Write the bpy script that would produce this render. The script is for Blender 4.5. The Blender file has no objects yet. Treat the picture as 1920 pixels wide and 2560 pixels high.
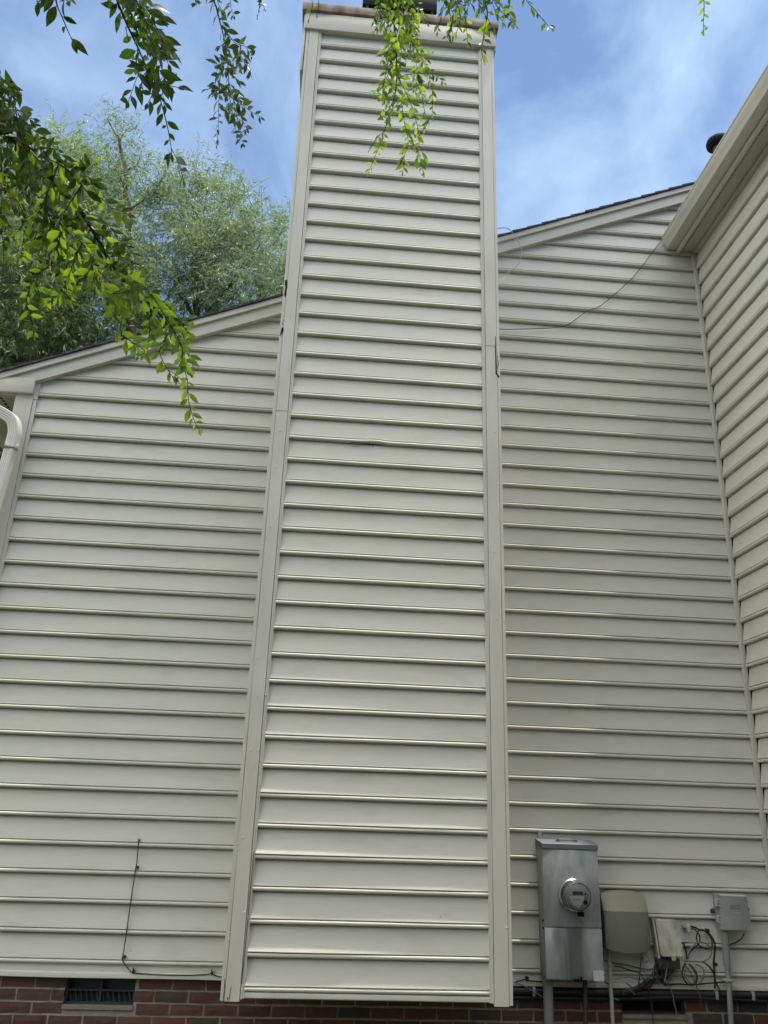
import bpy, bmesh, math, random
from mathutils import Vector, Matrix, noise
rnd = random.Random(7)
R = math.radians
C = bpy.context.scene.collection
SC = bpy.context.scene

# ------------------------------------------------------------------ camera
CAM = Vector((-0.0961, -5.6719, 0.9075))
AX_R = Vector((0.99587069, -0.08498432, 0.03192534))
AX_U = Vector((-0.05939043, -0.34391371, 0.9371212))
AX_F = Vector((0.06866105, 0.9351476, 0.34754084))
FPX = 2018.93
cd = bpy.data.cameras.new('camera'); cam = bpy.data.objects.new('camera', cd); C.objects.link(cam)
cd.sensor_fit = 'VERTICAL'; cd.sensor_height = 24.0; cd.lens = FPX / 2560 * 24
cd.clip_start = 0.05; cd.clip_end = 2000
m = Matrix((AX_R, AX_U, -AX_F)).transposed().to_4x4(); m.translation = CAM
cam.matrix_world = m
SC.camera = cam

# ------------------------------------------------------------------ world, sun, exposure
SUN_EL, SUN_AZ = 78.5, 100.0        # high sun almost in the plane of the wall, from the right; azimuth from +Y towards +X
w = bpy.data.worlds.new("World"); SC.world = w; w.use_nodes = True
nt = w.node_tree; nd = nt.nodes; lk = nt.links; nd.clear()
out = nd.new('ShaderNodeOutputWorld'); bg = nd.new('ShaderNodeBackground')
sky = nd.new('ShaderNodeTexSky'); sky.sky_type = 'NISHITA'; sky.sun_disc = False
sky.sun_elevation = R(SUN_EL); sky.sun_rotation = R(SUN_AZ)
sky.air_density = 1.0; sky.dust_density = 0.3; sky.ozone_density = 6.0
bg.inputs['Strength'].default_value = 0.125
tc = nd.new('ShaderNodeTexCoord')
mp = nd.new('ShaderNodeMapping'); mp.inputs['Scale'].default_value = (1.5, 1.2, 2.1); mp.inputs['Location'].default_value = (4.72, 2.06, 7.92); mp.inputs['Rotation'].default_value = (0.3, 0.5, 0.6)
lk.new(tc.outputs['Generated'], mp.inputs['Vector'])
n1 = nd.new('ShaderNodeTexNoise'); n1.inputs['Scale'].default_value = 1.9; n1.inputs['Detail'].default_value = 13; n1.inputs['Roughness'].default_value = 0.57
n1.inputs['Distortion'].default_value = 0.35
lk.new(mp.outputs['Vector'], n1.inputs['Vector'])
cr = nd.new('ShaderNodeValToRGB'); cr.color_ramp.elements[0].position = 0.43; cr.color_ramp.elements[1].position = 0.82
cr.color_ramp.elements[0].color = (0.08, 0.08, 0.08, 1); cr.color_ramp.elements[1].color = (0.92, 0.92, 0.92, 1)
lk.new(n1.outputs['Fac'], cr.inputs['Fac'])
# unseen bright patch added high overhead to light the walls from above
dt = nd.new('ShaderNodeVectorMath'); dt.operation = 'DOT_PRODUCT'; dt.inputs[1].default_value = Vector((0.10, -0.34, 0.94)).normalized()
lk.new(tc.outputs['Generated'], dt.inputs[0])
mr = nd.new('ShaderNodeMapRange'); mr.interpolation_type = 'SMOOTHSTEP'
mr.inputs['From Min'].default_value = 0.66; mr.inputs['From Max'].default_value = 0.93
lk.new(dt.outputs['Value'], mr.inputs['Value'])
cc = nd.new('ShaderNodeMix'); cc.data_type = 'RGBA'
cc.inputs[6].default_value = (4.7, 6.3, 8.1, 1); cc.inputs[7].default_value = (20.0, 20.0, 19.6, 1)
lk.new(mr.outputs['Result'], cc.inputs[0])
fc = nd.new('ShaderNodeMath'); fc.operation = 'MAXIMUM'
lk.new(cr.outputs['Color'], fc.inputs[0])
mm = nd.new('ShaderNodeMath'); mm.operation = 'MULTIPLY'; mm.inputs[1].default_value = 0.9
lk.new(mr.outputs['Result'], mm.inputs[0]); lk.new(mm.outputs[0], fc.inputs[1])
# unseen bright patch added to the sky at left to lift the wing wall
dt2 = nd.new('ShaderNodeVectorMath'); dt2.operation = 'DOT_PRODUCT'; dt2.inputs[1].default_value = Vector((-0.86, -0.28, 0.43)).normalized()
lk.new(tc.outputs['Generated'], dt2.inputs[0])
mr2 = nd.new('ShaderNodeMapRange'); mr2.interpolation_type = 'SMOOTHSTEP'
mr2.inputs['From Min'].default_value = 0.72; mr2.inputs['From Max'].default_value = 0.97; lk.new(dt2.outputs['Value'], mr2.inputs['Value'])
mx = nd.new('ShaderNodeMix'); mx.data_type = 'RGBA'
mx2 = nd.new('ShaderNodeMix'); mx2.data_type = 'RGBA'; mx2.inputs[7].default_value = (17.0, 17.0, 16.5, 1)
lk.new(fc.outputs[0], mx.inputs[0]); lk.new(sky.outputs['Color'], mx.inputs[6]); lk.new(cc.outputs[2], mx.inputs[7])
lk.new(mr2.outputs['Result'], mx2.inputs[0]); lk.new(mx.outputs[2], mx2.inputs[6]); lk.new(mx2.outputs[2], bg.inputs['Color']); lk.new(bg.outputs[0], out.inputs['Surface'])

sd = bpy.data.lights.new('sun', 'SUN'); sd.energy = 3.6; sd.angle = R(2.0); sd.color = (1.0, 0.95, 0.87)
sun = bpy.data.objects.new('sun', sd); C.objects.link(sun)
sdir = Vector((math.sin(R(SUN_AZ)) * math.cos(R(SUN_EL)), math.cos(R(SUN_AZ)) * math.cos(R(SUN_EL)), math.sin(R(SUN_EL))))
sun.rotation_euler = sdir.to_track_quat('Z', 'Y').to_euler(); sun.location = (0, 0, 20)
SC.view_settings.view_transform = 'Standard'; SC.view_settings.look = 'None'
SC.view_settings.gamma = 1; SC.view_settings.exposure = 0.47

# ------------------------------------------------------------------ helpers
def ray(u, v):                      # a direction from photograph pixel (1920 x 2560)
    return AX_F + AX_R * ((u - 960) / FPX) - AX_U * ((v - 1280) / FPX)
def at(u, v, Y):
    d = ray(u, v); return CAM + d * ((Y - CAM.y) / d.y)
def atd(u, v, dist):
    return CAM + ray(u, v).normalized() * dist

def tag(o, label=None, cat=None, group=None, kind=None):
    if label: o['label'] = label
    if cat: o['category'] = cat
    if group: o['group'] = group
    if kind: o['kind'] = kind
    return o
def thing(name, label, cat, loc=(0, 0, 0), group=None):
    o = bpy.data.objects.new(name, None); C.objects.link(o); o.location = loc
    o.empty_display_size = 0.1
    return tag(o, label, cat, group)
def wloc(o):
    v = Vector(o.location)
    while o.parent: o = o.parent; v += Vector(o.location)
    return v
def link(name, me, mat, parent=None, smooth=None):
    me.materials.append(mat)
    o = bpy.data.objects.new(name, me); C.objects.link(o)
    if parent is not None:
        o.parent = parent; o.location = -wloc(parent)
    if smooth is not None:
        me.polygons.foreach_set('use_smooth', [True] * len(me.polygons))
        me.set_sharp_from_angle(angle=R(smooth))
    me.update()
    return o
def from_bm(name, bm, mat, parent=None, smooth=None, recalc=True):
    if recalc: bmesh.ops.recalc_face_normals(bm, faces=bm.faces)
    me = bpy.data.meshes.new(name); bm.to_mesh(me); bm.free()
    return link(name, me, mat, parent, smooth)
def from_py(name, vs, fs, mat, parent=None, smooth=None):
    me = bpy.data.meshes.new(name); me.from_pydata(vs, [], fs); me.update()
    return link(name, me, mat, parent, smooth)

def box(bm, x0, x1, y0, y1, z0, z1, bev=0.0, mat=None, seg=2):
    vs = [bm.verts.new(p) for p in ((x0,y0,z0),(x1,y0,z0),(x1,y1,z0),(x0,y1,z0),(x0,y0,z1),(x1,y0,z1),(x1,y1,z1),(x0,y1,z1))]
    fs = [bm.faces.new([vs[i] for i in f]) for f in ((0,3,2,1),(4,5,6,7),(0,1,5,4),(1,2,6,5),(2,3,7,6),(3,0,4,7))]
    if mat is not None:
        for v in vs: v.co = mat @ v.co
    if bev > 0:
        es = list({e for f in fs for e in f.edges})
        bmesh.ops.bevel(bm, geom=es, offset=bev, segments=seg, affect='EDGES', profile=0.5)
def tube_data(pts, radii, n=8, cap=True, vs=None, fs=None):
    if vs is None: vs, fs = [], []
    pts = [Vector(p) for p in pts]; L = len(pts)
    if not hasattr(radii, '__len__'): radii = [radii] * L
    prev = None; b0 = len(vs)
    for i, p in enumerate(pts):
        t = (pts[min(i+1, L-1)] - pts[max(i-1, 0)])
        if t.length < 1e-9: t = Vector((0,0,1))
        t.normalize()
        if prev is None:
            a = t.cross(Vector((0.3, 0.9, 0.31)));
            if a.length < 1e-3: a = t.cross(Vector((1,0,0)))
        else:
            a = prev - t * prev.dot(t)
        a.normalize(); prev = a; b = t.cross(a)
        for k in range(n):
            th = 2*math.pi*k/n
            vs.append(p + (a*math.cos(th) + b*math.sin(th)) * radii[i])
    for i in range(L-1):
        for k in range(n):
            k2 = (k+1) % n
            fs.append((b0+i*n+k, b0+i*n+k2, b0+(i+1)*n+k2, b0+(i+1)*n+k))
    if cap:
        fs.append(tuple(b0+k for k in reversed(range(n)))); fs.append(tuple(b0+(L-1)*n+k for k in range(n)))
    return vs, fs
def spline(pts, sub=8):
    pts = [Vector(p) for p in pts]
    if len(pts) < 3:
        return [pts[0].lerp(pts[-1], i/sub) for i in range(sub+1)]
    P = [pts[0]*2-pts[1]] + pts + [pts[-1]*2-pts[-2]]
    o = []
    for i in range(1, len(P)-2):
        for s in range(sub):
            t = s/sub; a, b, c, d = P[i-1], P[i], P[i+1], P[i+2]
            o.append(0.5*((2*b) + (c-a)*t + (2*a-5*b+4*c-d)*t*t + (3*b-a-3*c+d)*t*t*t))
    o.append(pts[-1]); return o
def tube(name, pts, r, mat, parent=None, n=8, sub=8):
    p = spline(pts, sub) if sub else pts
    vs, fs = tube_data(p, r, n)
    return from_py(name, vs, fs, mat, parent, smooth=50)
def lathe(name, prof, centre, axis, mat, parent=None, n=32, smooth=35):
    axis = Vector(axis).normalized(); a = axis.orthogonal().normalized(); b = axis.cross(a); c0 = Vector(centre)
    vs, fs = [], []
    for r, h in prof:
        for k in range(n):
            th = 2*math.pi*k/n; vs.append(c0 + axis*h + (a*math.cos(th)+b*math.sin(th))*max(r, 1e-5))
    for i in range(len(prof)-1):
        for k in range(n):
            k2 = (k+1) % n; fs.append((i*n+k, i*n+k2, (i+1)*n+k2, (i+1)*n+k))
    fs.append(tuple(reversed(range(n)))); fs.append(tuple((len(prof)-1)*n+k for k in range(n)))
    return from_py(name, vs, fs, mat, parent, smooth)

# ------------------------------------------------------------------ materials
def mat(name, col, rough=0.6, metal=0.0, spec=0.5, var=None, vscale=(4,4,4), vamt=0.15, bump=None, col2=None, island=0.0, detail=5, thr=(0.35,0.7), coat=0):
    m = bpy.data.materials.new(name); m.use_nodes = True
    nt = m.node_tree; N = nt.nodes; L = nt.links; b = N['Principled BSDF']
    b.inputs['Base Color'].default_value = (*col, 1); b.inputs['Roughness'].default_value = rough
    b.inputs['Metallic'].default_value = metal; b.inputs['Specular IOR Level'].default_value = spec
    if coat: b.inputs['Coat Weight'].default_value = coat
    tcn = N.new('ShaderNodeTexCoord'); src = None
    if col2 is not None:
        mpn = N.new('ShaderNodeMapping'); mpn.inputs['Scale'].default_value = vscale; L.new(tcn.outputs['Object'], mpn.inputs[0])
        nn = N.new('ShaderNodeTexNoise'); nn.inputs['Scale'].default_value = 1; nn.inputs['Detail'].default_value = detail; L.new(mpn.outputs[0], nn.inputs['Vector'])
        r = N.new('ShaderNodeMapRange'); r.inputs['From Min'].default_value = thr[0]; r.inputs['From Max'].default_value = thr[1]; L.new(nn.outputs['Fac'], r.inputs['Value'])
        mxn = N.new('ShaderNodeMix'); mxn.data_type = 'RGBA'; mxn.inputs[6].default_value = (*col, 1); mxn.inputs[7].default_value = (*col2, 1)
        L.new(r.outputs[0], mxn.inputs[0]); src = mxn.outputs[2]
    if island:
        g = N.new('ShaderNodeNewGeometry'); h = N.new('ShaderNodeHueSaturation')
        r = N.new('ShaderNodeMapRange'); r.inputs['To Min'].default_value = 1-island; r.inputs['To Max'].default_value = 1+island
        L.new(g.outputs['Random Per Island'], r.inputs['Value']); L.new(r.outputs[0], h.inputs['Value'])
        if src is not None: L.new(src, h.inputs['Color'])
        else: h.inputs['Color'].default_value = (*col, 1)
        src = h.outputs['Color']
    if src is not None: L.new(src, b.inputs['Base Color'])
    if bump:
        sc, st, dist = bump
        mpb = N.new('ShaderNodeMapping'); mpb.inputs['Scale'].default_value = sc; L.new(tcn.outputs['Object'], mpb.inputs[0])
        nb = N.new('ShaderNodeTexNoise'); nb.inputs['Scale'].default_value = 1; nb.inputs['Detail'].default_value = 6; nb.inputs['Roughness'].default_value = 0.6
        L.new(mpb.outputs[0], nb.inputs['Vector'])
        bp = N.new('ShaderNodeBump'); bp.inputs['Strength'].default_value = st; bp.inputs['Distance'].default_value = dist
        L.new(nb.outputs['Fac'], bp.inputs['Height']); L.new(bp.outputs[0], b.inputs['Normal'])
    return m

def siding_mat():
    m = mat('vinyl_siding', (0.55, 0.537, 0.468), rough=0.42, spec=0.45)
    nt = m.node_tree; N = nt.nodes; L = nt.links; b = N['Principled BSDF']
    tcn = N.new('ShaderNodeTexCoord')
    def nz(scale, detail=4):
        mp = N.new('ShaderNodeMapping'); mp.inputs['Scale'].default_value = scale; L.new(tcn.outputs['Object'], mp.inputs[0])
        n = N.new('ShaderNodeTexNoise'); n.inputs['Scale'].default_value = 1; n.inputs['Detail'].default_value = detail; L.new(mp.outputs[0], n.inputs['Vector']); return n.outputs['Fac']
    def rng(v, a, b_, c, d):
        r = N.new('ShaderNodeMapRange'); r.inputs['From Min'].default_value = a; r.inputs['From Max'].default_value = b_
        r.inputs['To Min'].default_value = c; r.inputs['To Max'].default_value = d; L.new(v, r.inputs['Value']); return r.outputs[0]
    def mix(f, a, bcol, blend='MIX'):
        x = N.new('ShaderNodeMix'); x.data_type = 'RGBA'; x.blend_type = blend
        if isinstance(f, float): x.inputs[0].default_value = f
        else: L.new(f, x.inputs[0])
        if isinstance(a, tuple): x.inputs[6].default_value = (*a, 1)
        else: L.new(a, x.inputs[6])
        x.inputs[7].default_value = (*bcol, 1); return x.outputs[2]
    grain = nz((9, 9, 260), 3); blot = nz((1.1, 1.1, 2.2), 6); dirt = nz((3.0, 3.0, 9.0), 8); speck = nz((38, 38, 38), 2)
    c = mix(rng(grain, .3, .75, 0., .55), (0.55, 0.537, 0.468), (0.44, 0.432, 0.38))
    c = mix(rng(blot, .42, .72, 0., .55), c, (0.485, 0.495, 0.42))
    c = mix(rng(dirt, .56, .76, 0., .45), c, (0.38, 0.37, 0.29))
    c = mix(rng(speck, .79, .80, 0., .6), c, (0.18, 0.17, 0.14))
    L.new(c, b.inputs['Base Color'])
    L.new(rng(blot, .3, .7, .46, .60), b.inputs['Roughness'])
    bp = N.new('ShaderNodeBump'); bp.inputs['Strength'].default_value = 0.32; bp.inputs['Distance'].default_value = 0.0012
    L.new(nz((14, 14, 300), 5), bp.inputs['Height']); L.new(bp.outputs[0], b.inputs['Normal'])
    return m
M_SID = siding_mat()
M_TRIM = mat('painted_trim', (0.505, 0.492, 0.425), rough=0.5, spec=0.4, col2=(0.43, 0.418, 0.36), vscale=(5,5,2.2), thr=(.42,.75), bump=((40,40,12), .25, .002))
M_RAKE = mat('coil_stock', (0.52, 0.50, 0.435), rough=0.6, spec=0.25, col2=(0.52, 0.50, 0.435), vscale=(3,3,5), bump=((3,3,3), .06, .003))
M_GUT = mat('gutter_enamel', (0.50, 0.475, 0.41), rough=0.33, spec=0.5, col2=(0.40, 0.40, 0.35), vscale=(3,1.2,6), thr=(.45,.75))
M_DOWN = mat('downspout_enamel', (0.56, 0.545, 0.49), rough=0.3, spec=0.5, col2=(0.56, 0.55, 0.50), vscale=(8,8,3))
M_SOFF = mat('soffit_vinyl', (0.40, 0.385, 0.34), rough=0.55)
M_DARK = mat('dark_gap', (0.012, 0.012, 0.011), rough=0.9, spec=0.1)
M_BACK = mat('sheathing', (0.05, 0.048, 0.04), rough=0.9, spec=0.1)
M_SHIN = mat('asphalt_shingle', (0.045, 0.042, 0.046), rough=0.95, spec=0.2, col2=(0.085, 0.08, 0.082), vscale=(28,9,28), thr=(.4,.65), bump=((260,260,260), .6, .003))
M_RUST = mat('rusty_cap_metal', (0.27, 0.22, 0.175), rough=0.75, spec=0.2, col2=(0.125, 0.068, 0.046), vscale=(13,9,2.2), thr=(.36,.70), detail=9)
M_FLUE = mat('black_flue_metal', (0.008, 0.009, 0.014), rough=0.75, spec=0.2)
def brick_mat():
    m = mat('red_brick', (0.15, 0.06, 0.045), rough=0.9, spec=0.2, bump=((90,90,90), .7, .004))
    nt = m.node_tree; N = nt.nodes; L = nt.links; b = N['Principled BSDF']
    g = N.new('ShaderNodeNewGeometry'); r = N.new('ShaderNodeValToRGB'); r.color_ramp.interpolation = 'CONSTANT'
    cols = ((.0, (.10,.040,.030)), (.22, (.072,.034,.027)), (.40, (.06,.047,.04)), (.52, (.11,.047,.034)), (.68, (.047,.041,.036)), (.80, (.085,.046,.036)), (.90, (.08,.034,.028)))
    e = r.color_ramp.elements
    e[0].position, e[0].color = 0, (*cols[0][1], 1); e[1].position, e[1].color = cols[1][0], (*cols[1][1], 1)
    for p, c in cols[2:]:
        q = e.new(p); q.color = (*c, 1)
    L.new(g.outputs['Random Per Island'], r.inputs[0])
    tcn = N.new('ShaderNodeTexCoord'); n = N.new('ShaderNodeTexNoise'); n.inputs['Scale'].default_value = 16; n.inputs['Detail'].default_value = 7; L.new(tcn.outputs['Object'], n.inputs['Vector'])
    mr_ = N.new('ShaderNodeMapRange'); mr_.inputs['From Min'].default_value = .35; mr_.inputs['From Max'].default_value = .75; mr_.inputs['To Min'].default_value = 0; mr_.inputs['To Max'].default_value = .6; L.new(n.outputs['Fac'], mr_.inputs['Value'])
    x = N.new('ShaderNodeMix'); x.data_type = 'RGBA'; x.inputs[7].default_value = (.09, .07, .058, 1); L.new(mr_.outputs[0], x.inputs[0]); L.new(r.outputs[0], x.inputs[6]); L.new(x.outputs[2], b.inputs['Base Color'])
    return m
M_BRICK = brick_mat()
M_MORT = mat('mortar', (0.29, 0.258, 0.205), rough=0.95, spec=0.1, col2=(0.20, 0.175, 0.14), vscale=(14,14,14), bump=((120,120,120), .8, .004))
M_GALV = mat('galvanised_steel', (0.35, 0.366, 0.362), rough=0.75, metal=0.0, spec=0.25, col2=(0.20, 0.222, 0.232), vscale=(13,13,6.0), thr=(.36,.70), bump=((5,5,5), .08, .01), detail=9)
def stained_galv():
    m = M_GALV.copy(); m.name = 'stained_galvanised_steel'; nt = m.node_tree; N = nt.nodes; L = nt.links; b = N['Principled BSDF']
    old = b.inputs['Base Color'].links[0].from_socket
    tcn = N.new('ShaderNodeTexCoord'); sp = N.new('ShaderNodeSeparateXYZ'); L.new(tcn.outputs['Object'], sp.inputs[0])
    r = N.new('ShaderNodeMapRange'); r.inputs['From Min'].default_value = 1.40; r.inputs['From Max'].default_value = 1.76; L.new(sp.outputs['X'], r.inputs['Value'])
    mp = N.new('ShaderNodeMapping'); mp.inputs['Scale'].default_value = (30, 30, 1.6); L.new(tcn.outputs['Object'], mp.inputs[0])
    n = N.new('ShaderNodeTexNoise'); n.inputs['Scale'].default_value = 1; n.inputs['Detail'].default_value = 5; L.new(mp.outputs[0], n.inputs['Vector'])
    ad = N.new('ShaderNodeMath'); ad.operation = 'MULTIPLY_ADD'; ad.inputs[1].default_value = .16; L.new(n.outputs['Fac'], ad.inputs[0]); L.new(r.outputs[0], ad.inputs[2])
    cr_ = N.new('ShaderNodeValToRGB'); e = cr_.color_ramp.elements; e[0].position, e[0].color = .40, (0, 0, 0, 1); e[1].position, e[1].color = .80, (0, 0, 0, 1)
    for p, v in ((.47, .85), (.70, .75)):
        q = e.new(p); q.color = (v, v, v, 1)
    L.new(ad.outputs[0], cr_.inputs[0])
    x = N.new('ShaderNodeMix'); x.data_type = 'RGBA'; x.inputs[7].default_value = (.10, .106, .095, 1); L.new(cr_.outputs[0], x.inputs[0]); L.new(old, x.inputs[6]); L.new(x.outputs[2], b.inputs['Base Color'])
    return m
M_GALVS = stained_galv()
M_GALVD = mat('galvanised_lid', (0.15, 0.175, 0.19), rough=0.6, metal=0.3)
M_STEEL = mat('bright_steel', (0.55, 0.55, 0.55), rough=0.22, metal=1.0)
M_COND = mat('grey_conduit', (0.21, 0.225, 0.21), rough=0.6, col2=(0.15, 0.16, 0.15), vscale=(9,9,5))
M_CONDD = mat('dark_conduit', (0.05, 0.05, 0.046), rough=0.6)
M_PVC = mat('tan_pvc', (0.34, 0.32, 0.28), rough=0.5)
M_OLIVE = mat('olive_plastic', (0.16, 0.158, 0.13), rough=0.5, col2=(0.135, 0.135, 0.11), vscale=(6,6,6))
M_TANLID = mat('lit_tan_plastic', (0.235, 0.222, 0.155), rough=0.5)  # lighter than the cover: light on the sloped top put into the colour
M_OLDW = mat('weathered_plastic', (0.38, 0.36, 0.30), rough=0.6, col2=(0.25, 0.225, 0.175), vscale=(22,22,5), thr=(.4,.65))
M_GREYP = mat('grey_plastic', (0.235, 0.25, 0.245), rough=0.5, col2=(0.205, 0.22, 0.215), vscale=(8,8,8))
M_GREYL = mat('pale_grey_plastic', (0.42, 0.44, 0.43), rough=0.4)
M_BLKC = mat('black_cable', (0.014, 0.014, 0.015), rough=0.5)
M_GRYC = mat('grey_cable', (0.13, 0.13, 0.14), rough=0.5)
M_WHTC = mat('white_cable', (0.30, 0.30, 0.29), rough=0.5)
M_ORGC = mat('orange_cable', (0.16, 0.055, 0.02), rough=0.5)
M_REDC = mat('red_cable', (0.16, 0.02, 0.02), rough=0.5)
M_GRNC = mat('green_cable', (0.08, 0.28, 0.2), rough=0.5)
M_LCD = mat('meter_display', (0.03, 0.036, 0.03), rough=0.25)
M_METF = mat('meter_faceplate', (0.22, 0.22, 0.21), rough=0.5)
M_PLATE = mat('meter_nameplate', (0.42, 0.41, 0.43), rough=0.5)
M_STICK = mat('blank_sticker', (0.50, 0.53, 0.52), rough=0.5)
M_VENT = mat('vent_plastic', (0.022, 0.034, 0.034), rough=0.7)
M_SILL = mat('pale_sill_brick', (0.185, 0.165, 0.13), rough=0.9, col2=(0.15, 0.13, 0.105), vscale=(14,14,14), bump=((90,90,90), .6, .003))
M_BARK = mat('bark', (0.055, 0.042, 0.034), rough=0.95, col2=(0.09, 0.075, 0.062), vscale=(9,9,2.5), bump=((16,16,5), .8, .02))
M_BARKP = mat('pale_bark', (0.15, 0.115, 0.095), rough=0.95, col2=(0.24, 0.2, 0.17), vscale=(6,6,2.0), bump=((16,16,5), .8, .02))
M_BARKR = mat('reddish_bark', (0.085, 0.05, 0.042), rough=0.95, col2=(0.16, 0.11, 0.09), vscale=(6,6,2.0))
M_TWIG = mat('twig', (0.035, 0.026, 0.02), rough=0.9)
M_TWIGG = mat('green_twig', (0.07, 0.075, 0.04), rough=0.7)
def glass_mat():
    m = bpy.data.materials.new('meter_glass'); m.use_nodes = True; b = m.node_tree.nodes['Principled BSDF']
    b.inputs['Base Color'].default_value = (0.9, 0.92, 0.92, 1); b.inputs['Roughness'].default_value = 0.04
    b.inputs['Transmission Weight'].default_value = 1.0; b.inputs['IOR'].default_value = 1.25; return m
M_GLASS = glass_mat()
def leaf_mat(name, col, tcol, tw, island=0.3, rough=0.42):
    m = bpy.data.materials.new(name); m.use_nodes = True; nt = m.node_tree; N = nt.nodes; L = nt.links
    b = N['Principled BSDF']; b.inputs['Roughness'].default_value = rough; b.inputs['Specular IOR Level'].default_value = 0.5
    t = N.new('ShaderNodeBsdfTranslucent'); ms = N.new('ShaderNodeMixShader'); ms.inputs[0].default_value = tw
    g = N.new('ShaderNodeNewGeometry')
    for c, sock in ((col, b.inputs['Base Color']), (tcol, t.inputs['Color'])):
        h = N.new('ShaderNodeHueSaturation'); h.inputs['Color'].default_value = (*c, 1)
        r = N.new('ShaderNodeMapRange'); r.inputs['To Min'].default_value = 1-island; r.inputs['To Max'].default_value = 1+island
        L.new(g.outputs['Random Per Island'], r.inputs['Value']); L.new(r.outputs[0], h.inputs['Value'])
        r2 = N.new('ShaderNodeMapRange'); r2.inputs['To Min'].default_value = 0.515; r2.inputs['To Max'].default_value = 0.485
        L.new(g.outputs['Random Per Island'], r2.inputs['Value']); L.new(r2.outputs[0], h.inputs['Hue'])
        L.new(h.outputs[0], sock)
    L.new(b.outputs[0], ms.inputs[1]); L.new(t.outputs[0], ms.inputs[2]); L.new(ms.outputs[0], N['Material Output'].inputs['Surface'])
    return m
M_LEAF = leaf_mat('elm_leaf', (0.045, 0.09, 0.016), (0.34, 0.52, 0.03), 0.48)  # bright copy of the elm leaf: sunlight on the tips put into the colour
M_LEAFD = leaf_mat('shaded_elm_leaf', (0.03, 0.058, 0.014), (0.085, 0.16, 0.012), 0.32)  # dark copy of the elm leaf: canopy shade put into the colour
M_LEAFM = leaf_mat('mid_elm_leaf', (0.038, 0.075, 0.016), (0.13, 0.24, 0.014), 0.38)  # in-between copy: part of the shade put into the colour
M_WIL1 = leaf_mat('willow_leaf', (0.20, 0.27, 0.12), (0.30, 0.41, 0.10), 0.40, 0.45, 0.42)
M_WIL2 = leaf_mat('silver_willow_leaf', (0.195, 0.26, 0.15), (0.28, 0.38, 0.13), 0.40, 0.45, 0.40)
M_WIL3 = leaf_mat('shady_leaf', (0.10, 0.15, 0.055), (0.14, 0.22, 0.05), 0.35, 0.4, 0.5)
M_HEDGE = leaf_mat('hedge_leaf', (0.03, 0.06, 0.016), (0.06, 0.11, 0.02), 0.3, 0.35)
def ground_mat():
    return mat('lawn', (0.045, 0.055, 0.022), rough=0.95, spec=0.1, col2=(0.10, 0.09, 0.06), vscale=(0.6,0.6,0.6), thr=(.4,.7), bump=((30,30,30), .8, .05))

# ------------------------------------------------------------------ ground
GZ = -0.66
bm = bmesh.new(); bmesh.ops.create_grid(bm, x_segments=60, y_segments=60, size=300)
for v in bm.verts: v.co.z = GZ
tag(from_bm('ground', bm, ground_mat()), kind='structure')

# ------------------------------------------------------------------ house
E_ = 0.165                                    # exposure of one siding course
PROF = [(-.0125,-.014),(-.0125,.0150),(-.0110,.0190),(-.0070,.0222),(-.001,.0236),(.0040,.0228),(.0072,.0202),(.0086,.0165),(.0089,.0040),
        (.0129,.0040),(.0133,.0160),(.0160,.0182),(.026,.0166),(.042,.0136),(.062,.0096),(.086,.0056),(.115,.0012),(.1435,-.0030),(.1440,-.014),(.153,-.014)]
house = thing('house', 'beige vinyl-sided house with tall siding-clad chimney and brick foundation', 'house', (0.3, 0.0, GZ))

def siding(name, parent, frame, ks, urange, zoff=0.0, du=0.12, seed=0.0, warp=0.0012, flare=0.0, extra=None):
    """frame(u, out, z) -> world point. One course after another, each with its bead, groove and slightly wavy face."""
    vs, fs = [], []
    for k in ks:
        zb = zoff + k*E_
        lo = [urange(zb+p[0]) for p in PROF]
        umin = min(l[0] for l in lo); umax = max(l[1] for l in lo)
        if umax - umin < 0.01: continue
        n = max(2, int((umax-umin)/du)); b0 = len(vs)
        for (zr, o), (u0, u1) in zip(PROF, lo):
            u0 = min(u0, u1)
            for i in range(n+1):
                u = u0 + (u1-u0)*i/n
                d = 0.0; dz = 0.0
                if 0.0132 < zr < 0.14:
                    s = math.sin(math.pi*min(1, (zr-.012)/.15))
                    d += warp*noise.noise(Vector((u*1.1+seed, k*3.7, zr*6)))*s*1.6
                    if flare:
                        fl = max(0.0, 0.5+noise.noise(Vector((u*1.3+seed*2, k*1.9, 2.2)))-.25*(u-.2))*flare*(1.0 if k < 6 else max(.12, 1-(k-6)*.16))
                        d += fl*math.exp(-(zr-.015)/.024)
                dz = 0.0016*noise.noise(Vector((u*0.8+seed, k*5.1, 9.0)))
                if extra: 
                    ex = extra(k, u, zr); d += ex[0]; dz += ex[1]
                vs.append(frame(u, o+d, zb+zr+dz))
        for r in range(len(PROF)-1):
            for i in range(n):
                a = b0+r*(n+1)+i
                fs.append((a, a+1, a+n+2, a+n+1))
    return from_py(name, vs, fs, M_SID, parent, smooth=38)

SLOPE = 0.4262
def rake_bot(x): return 3.906 + SLOPE*(x+2.33)
fr_main = lambda u, o, z: Vector((u, -o, z))
def ur_main(z):
    x0 = -2.344
    xr = (z - 3.906 - 0.07)/SLOPE - 2.33
    return (max(x0, xr), 5.2) if xr < 5.2 else (5.2, 5.2)
wall = siding('wall', house, fr_main, range(0, 47), ur_main, seed=1.3, warp=0.0016)
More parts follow.
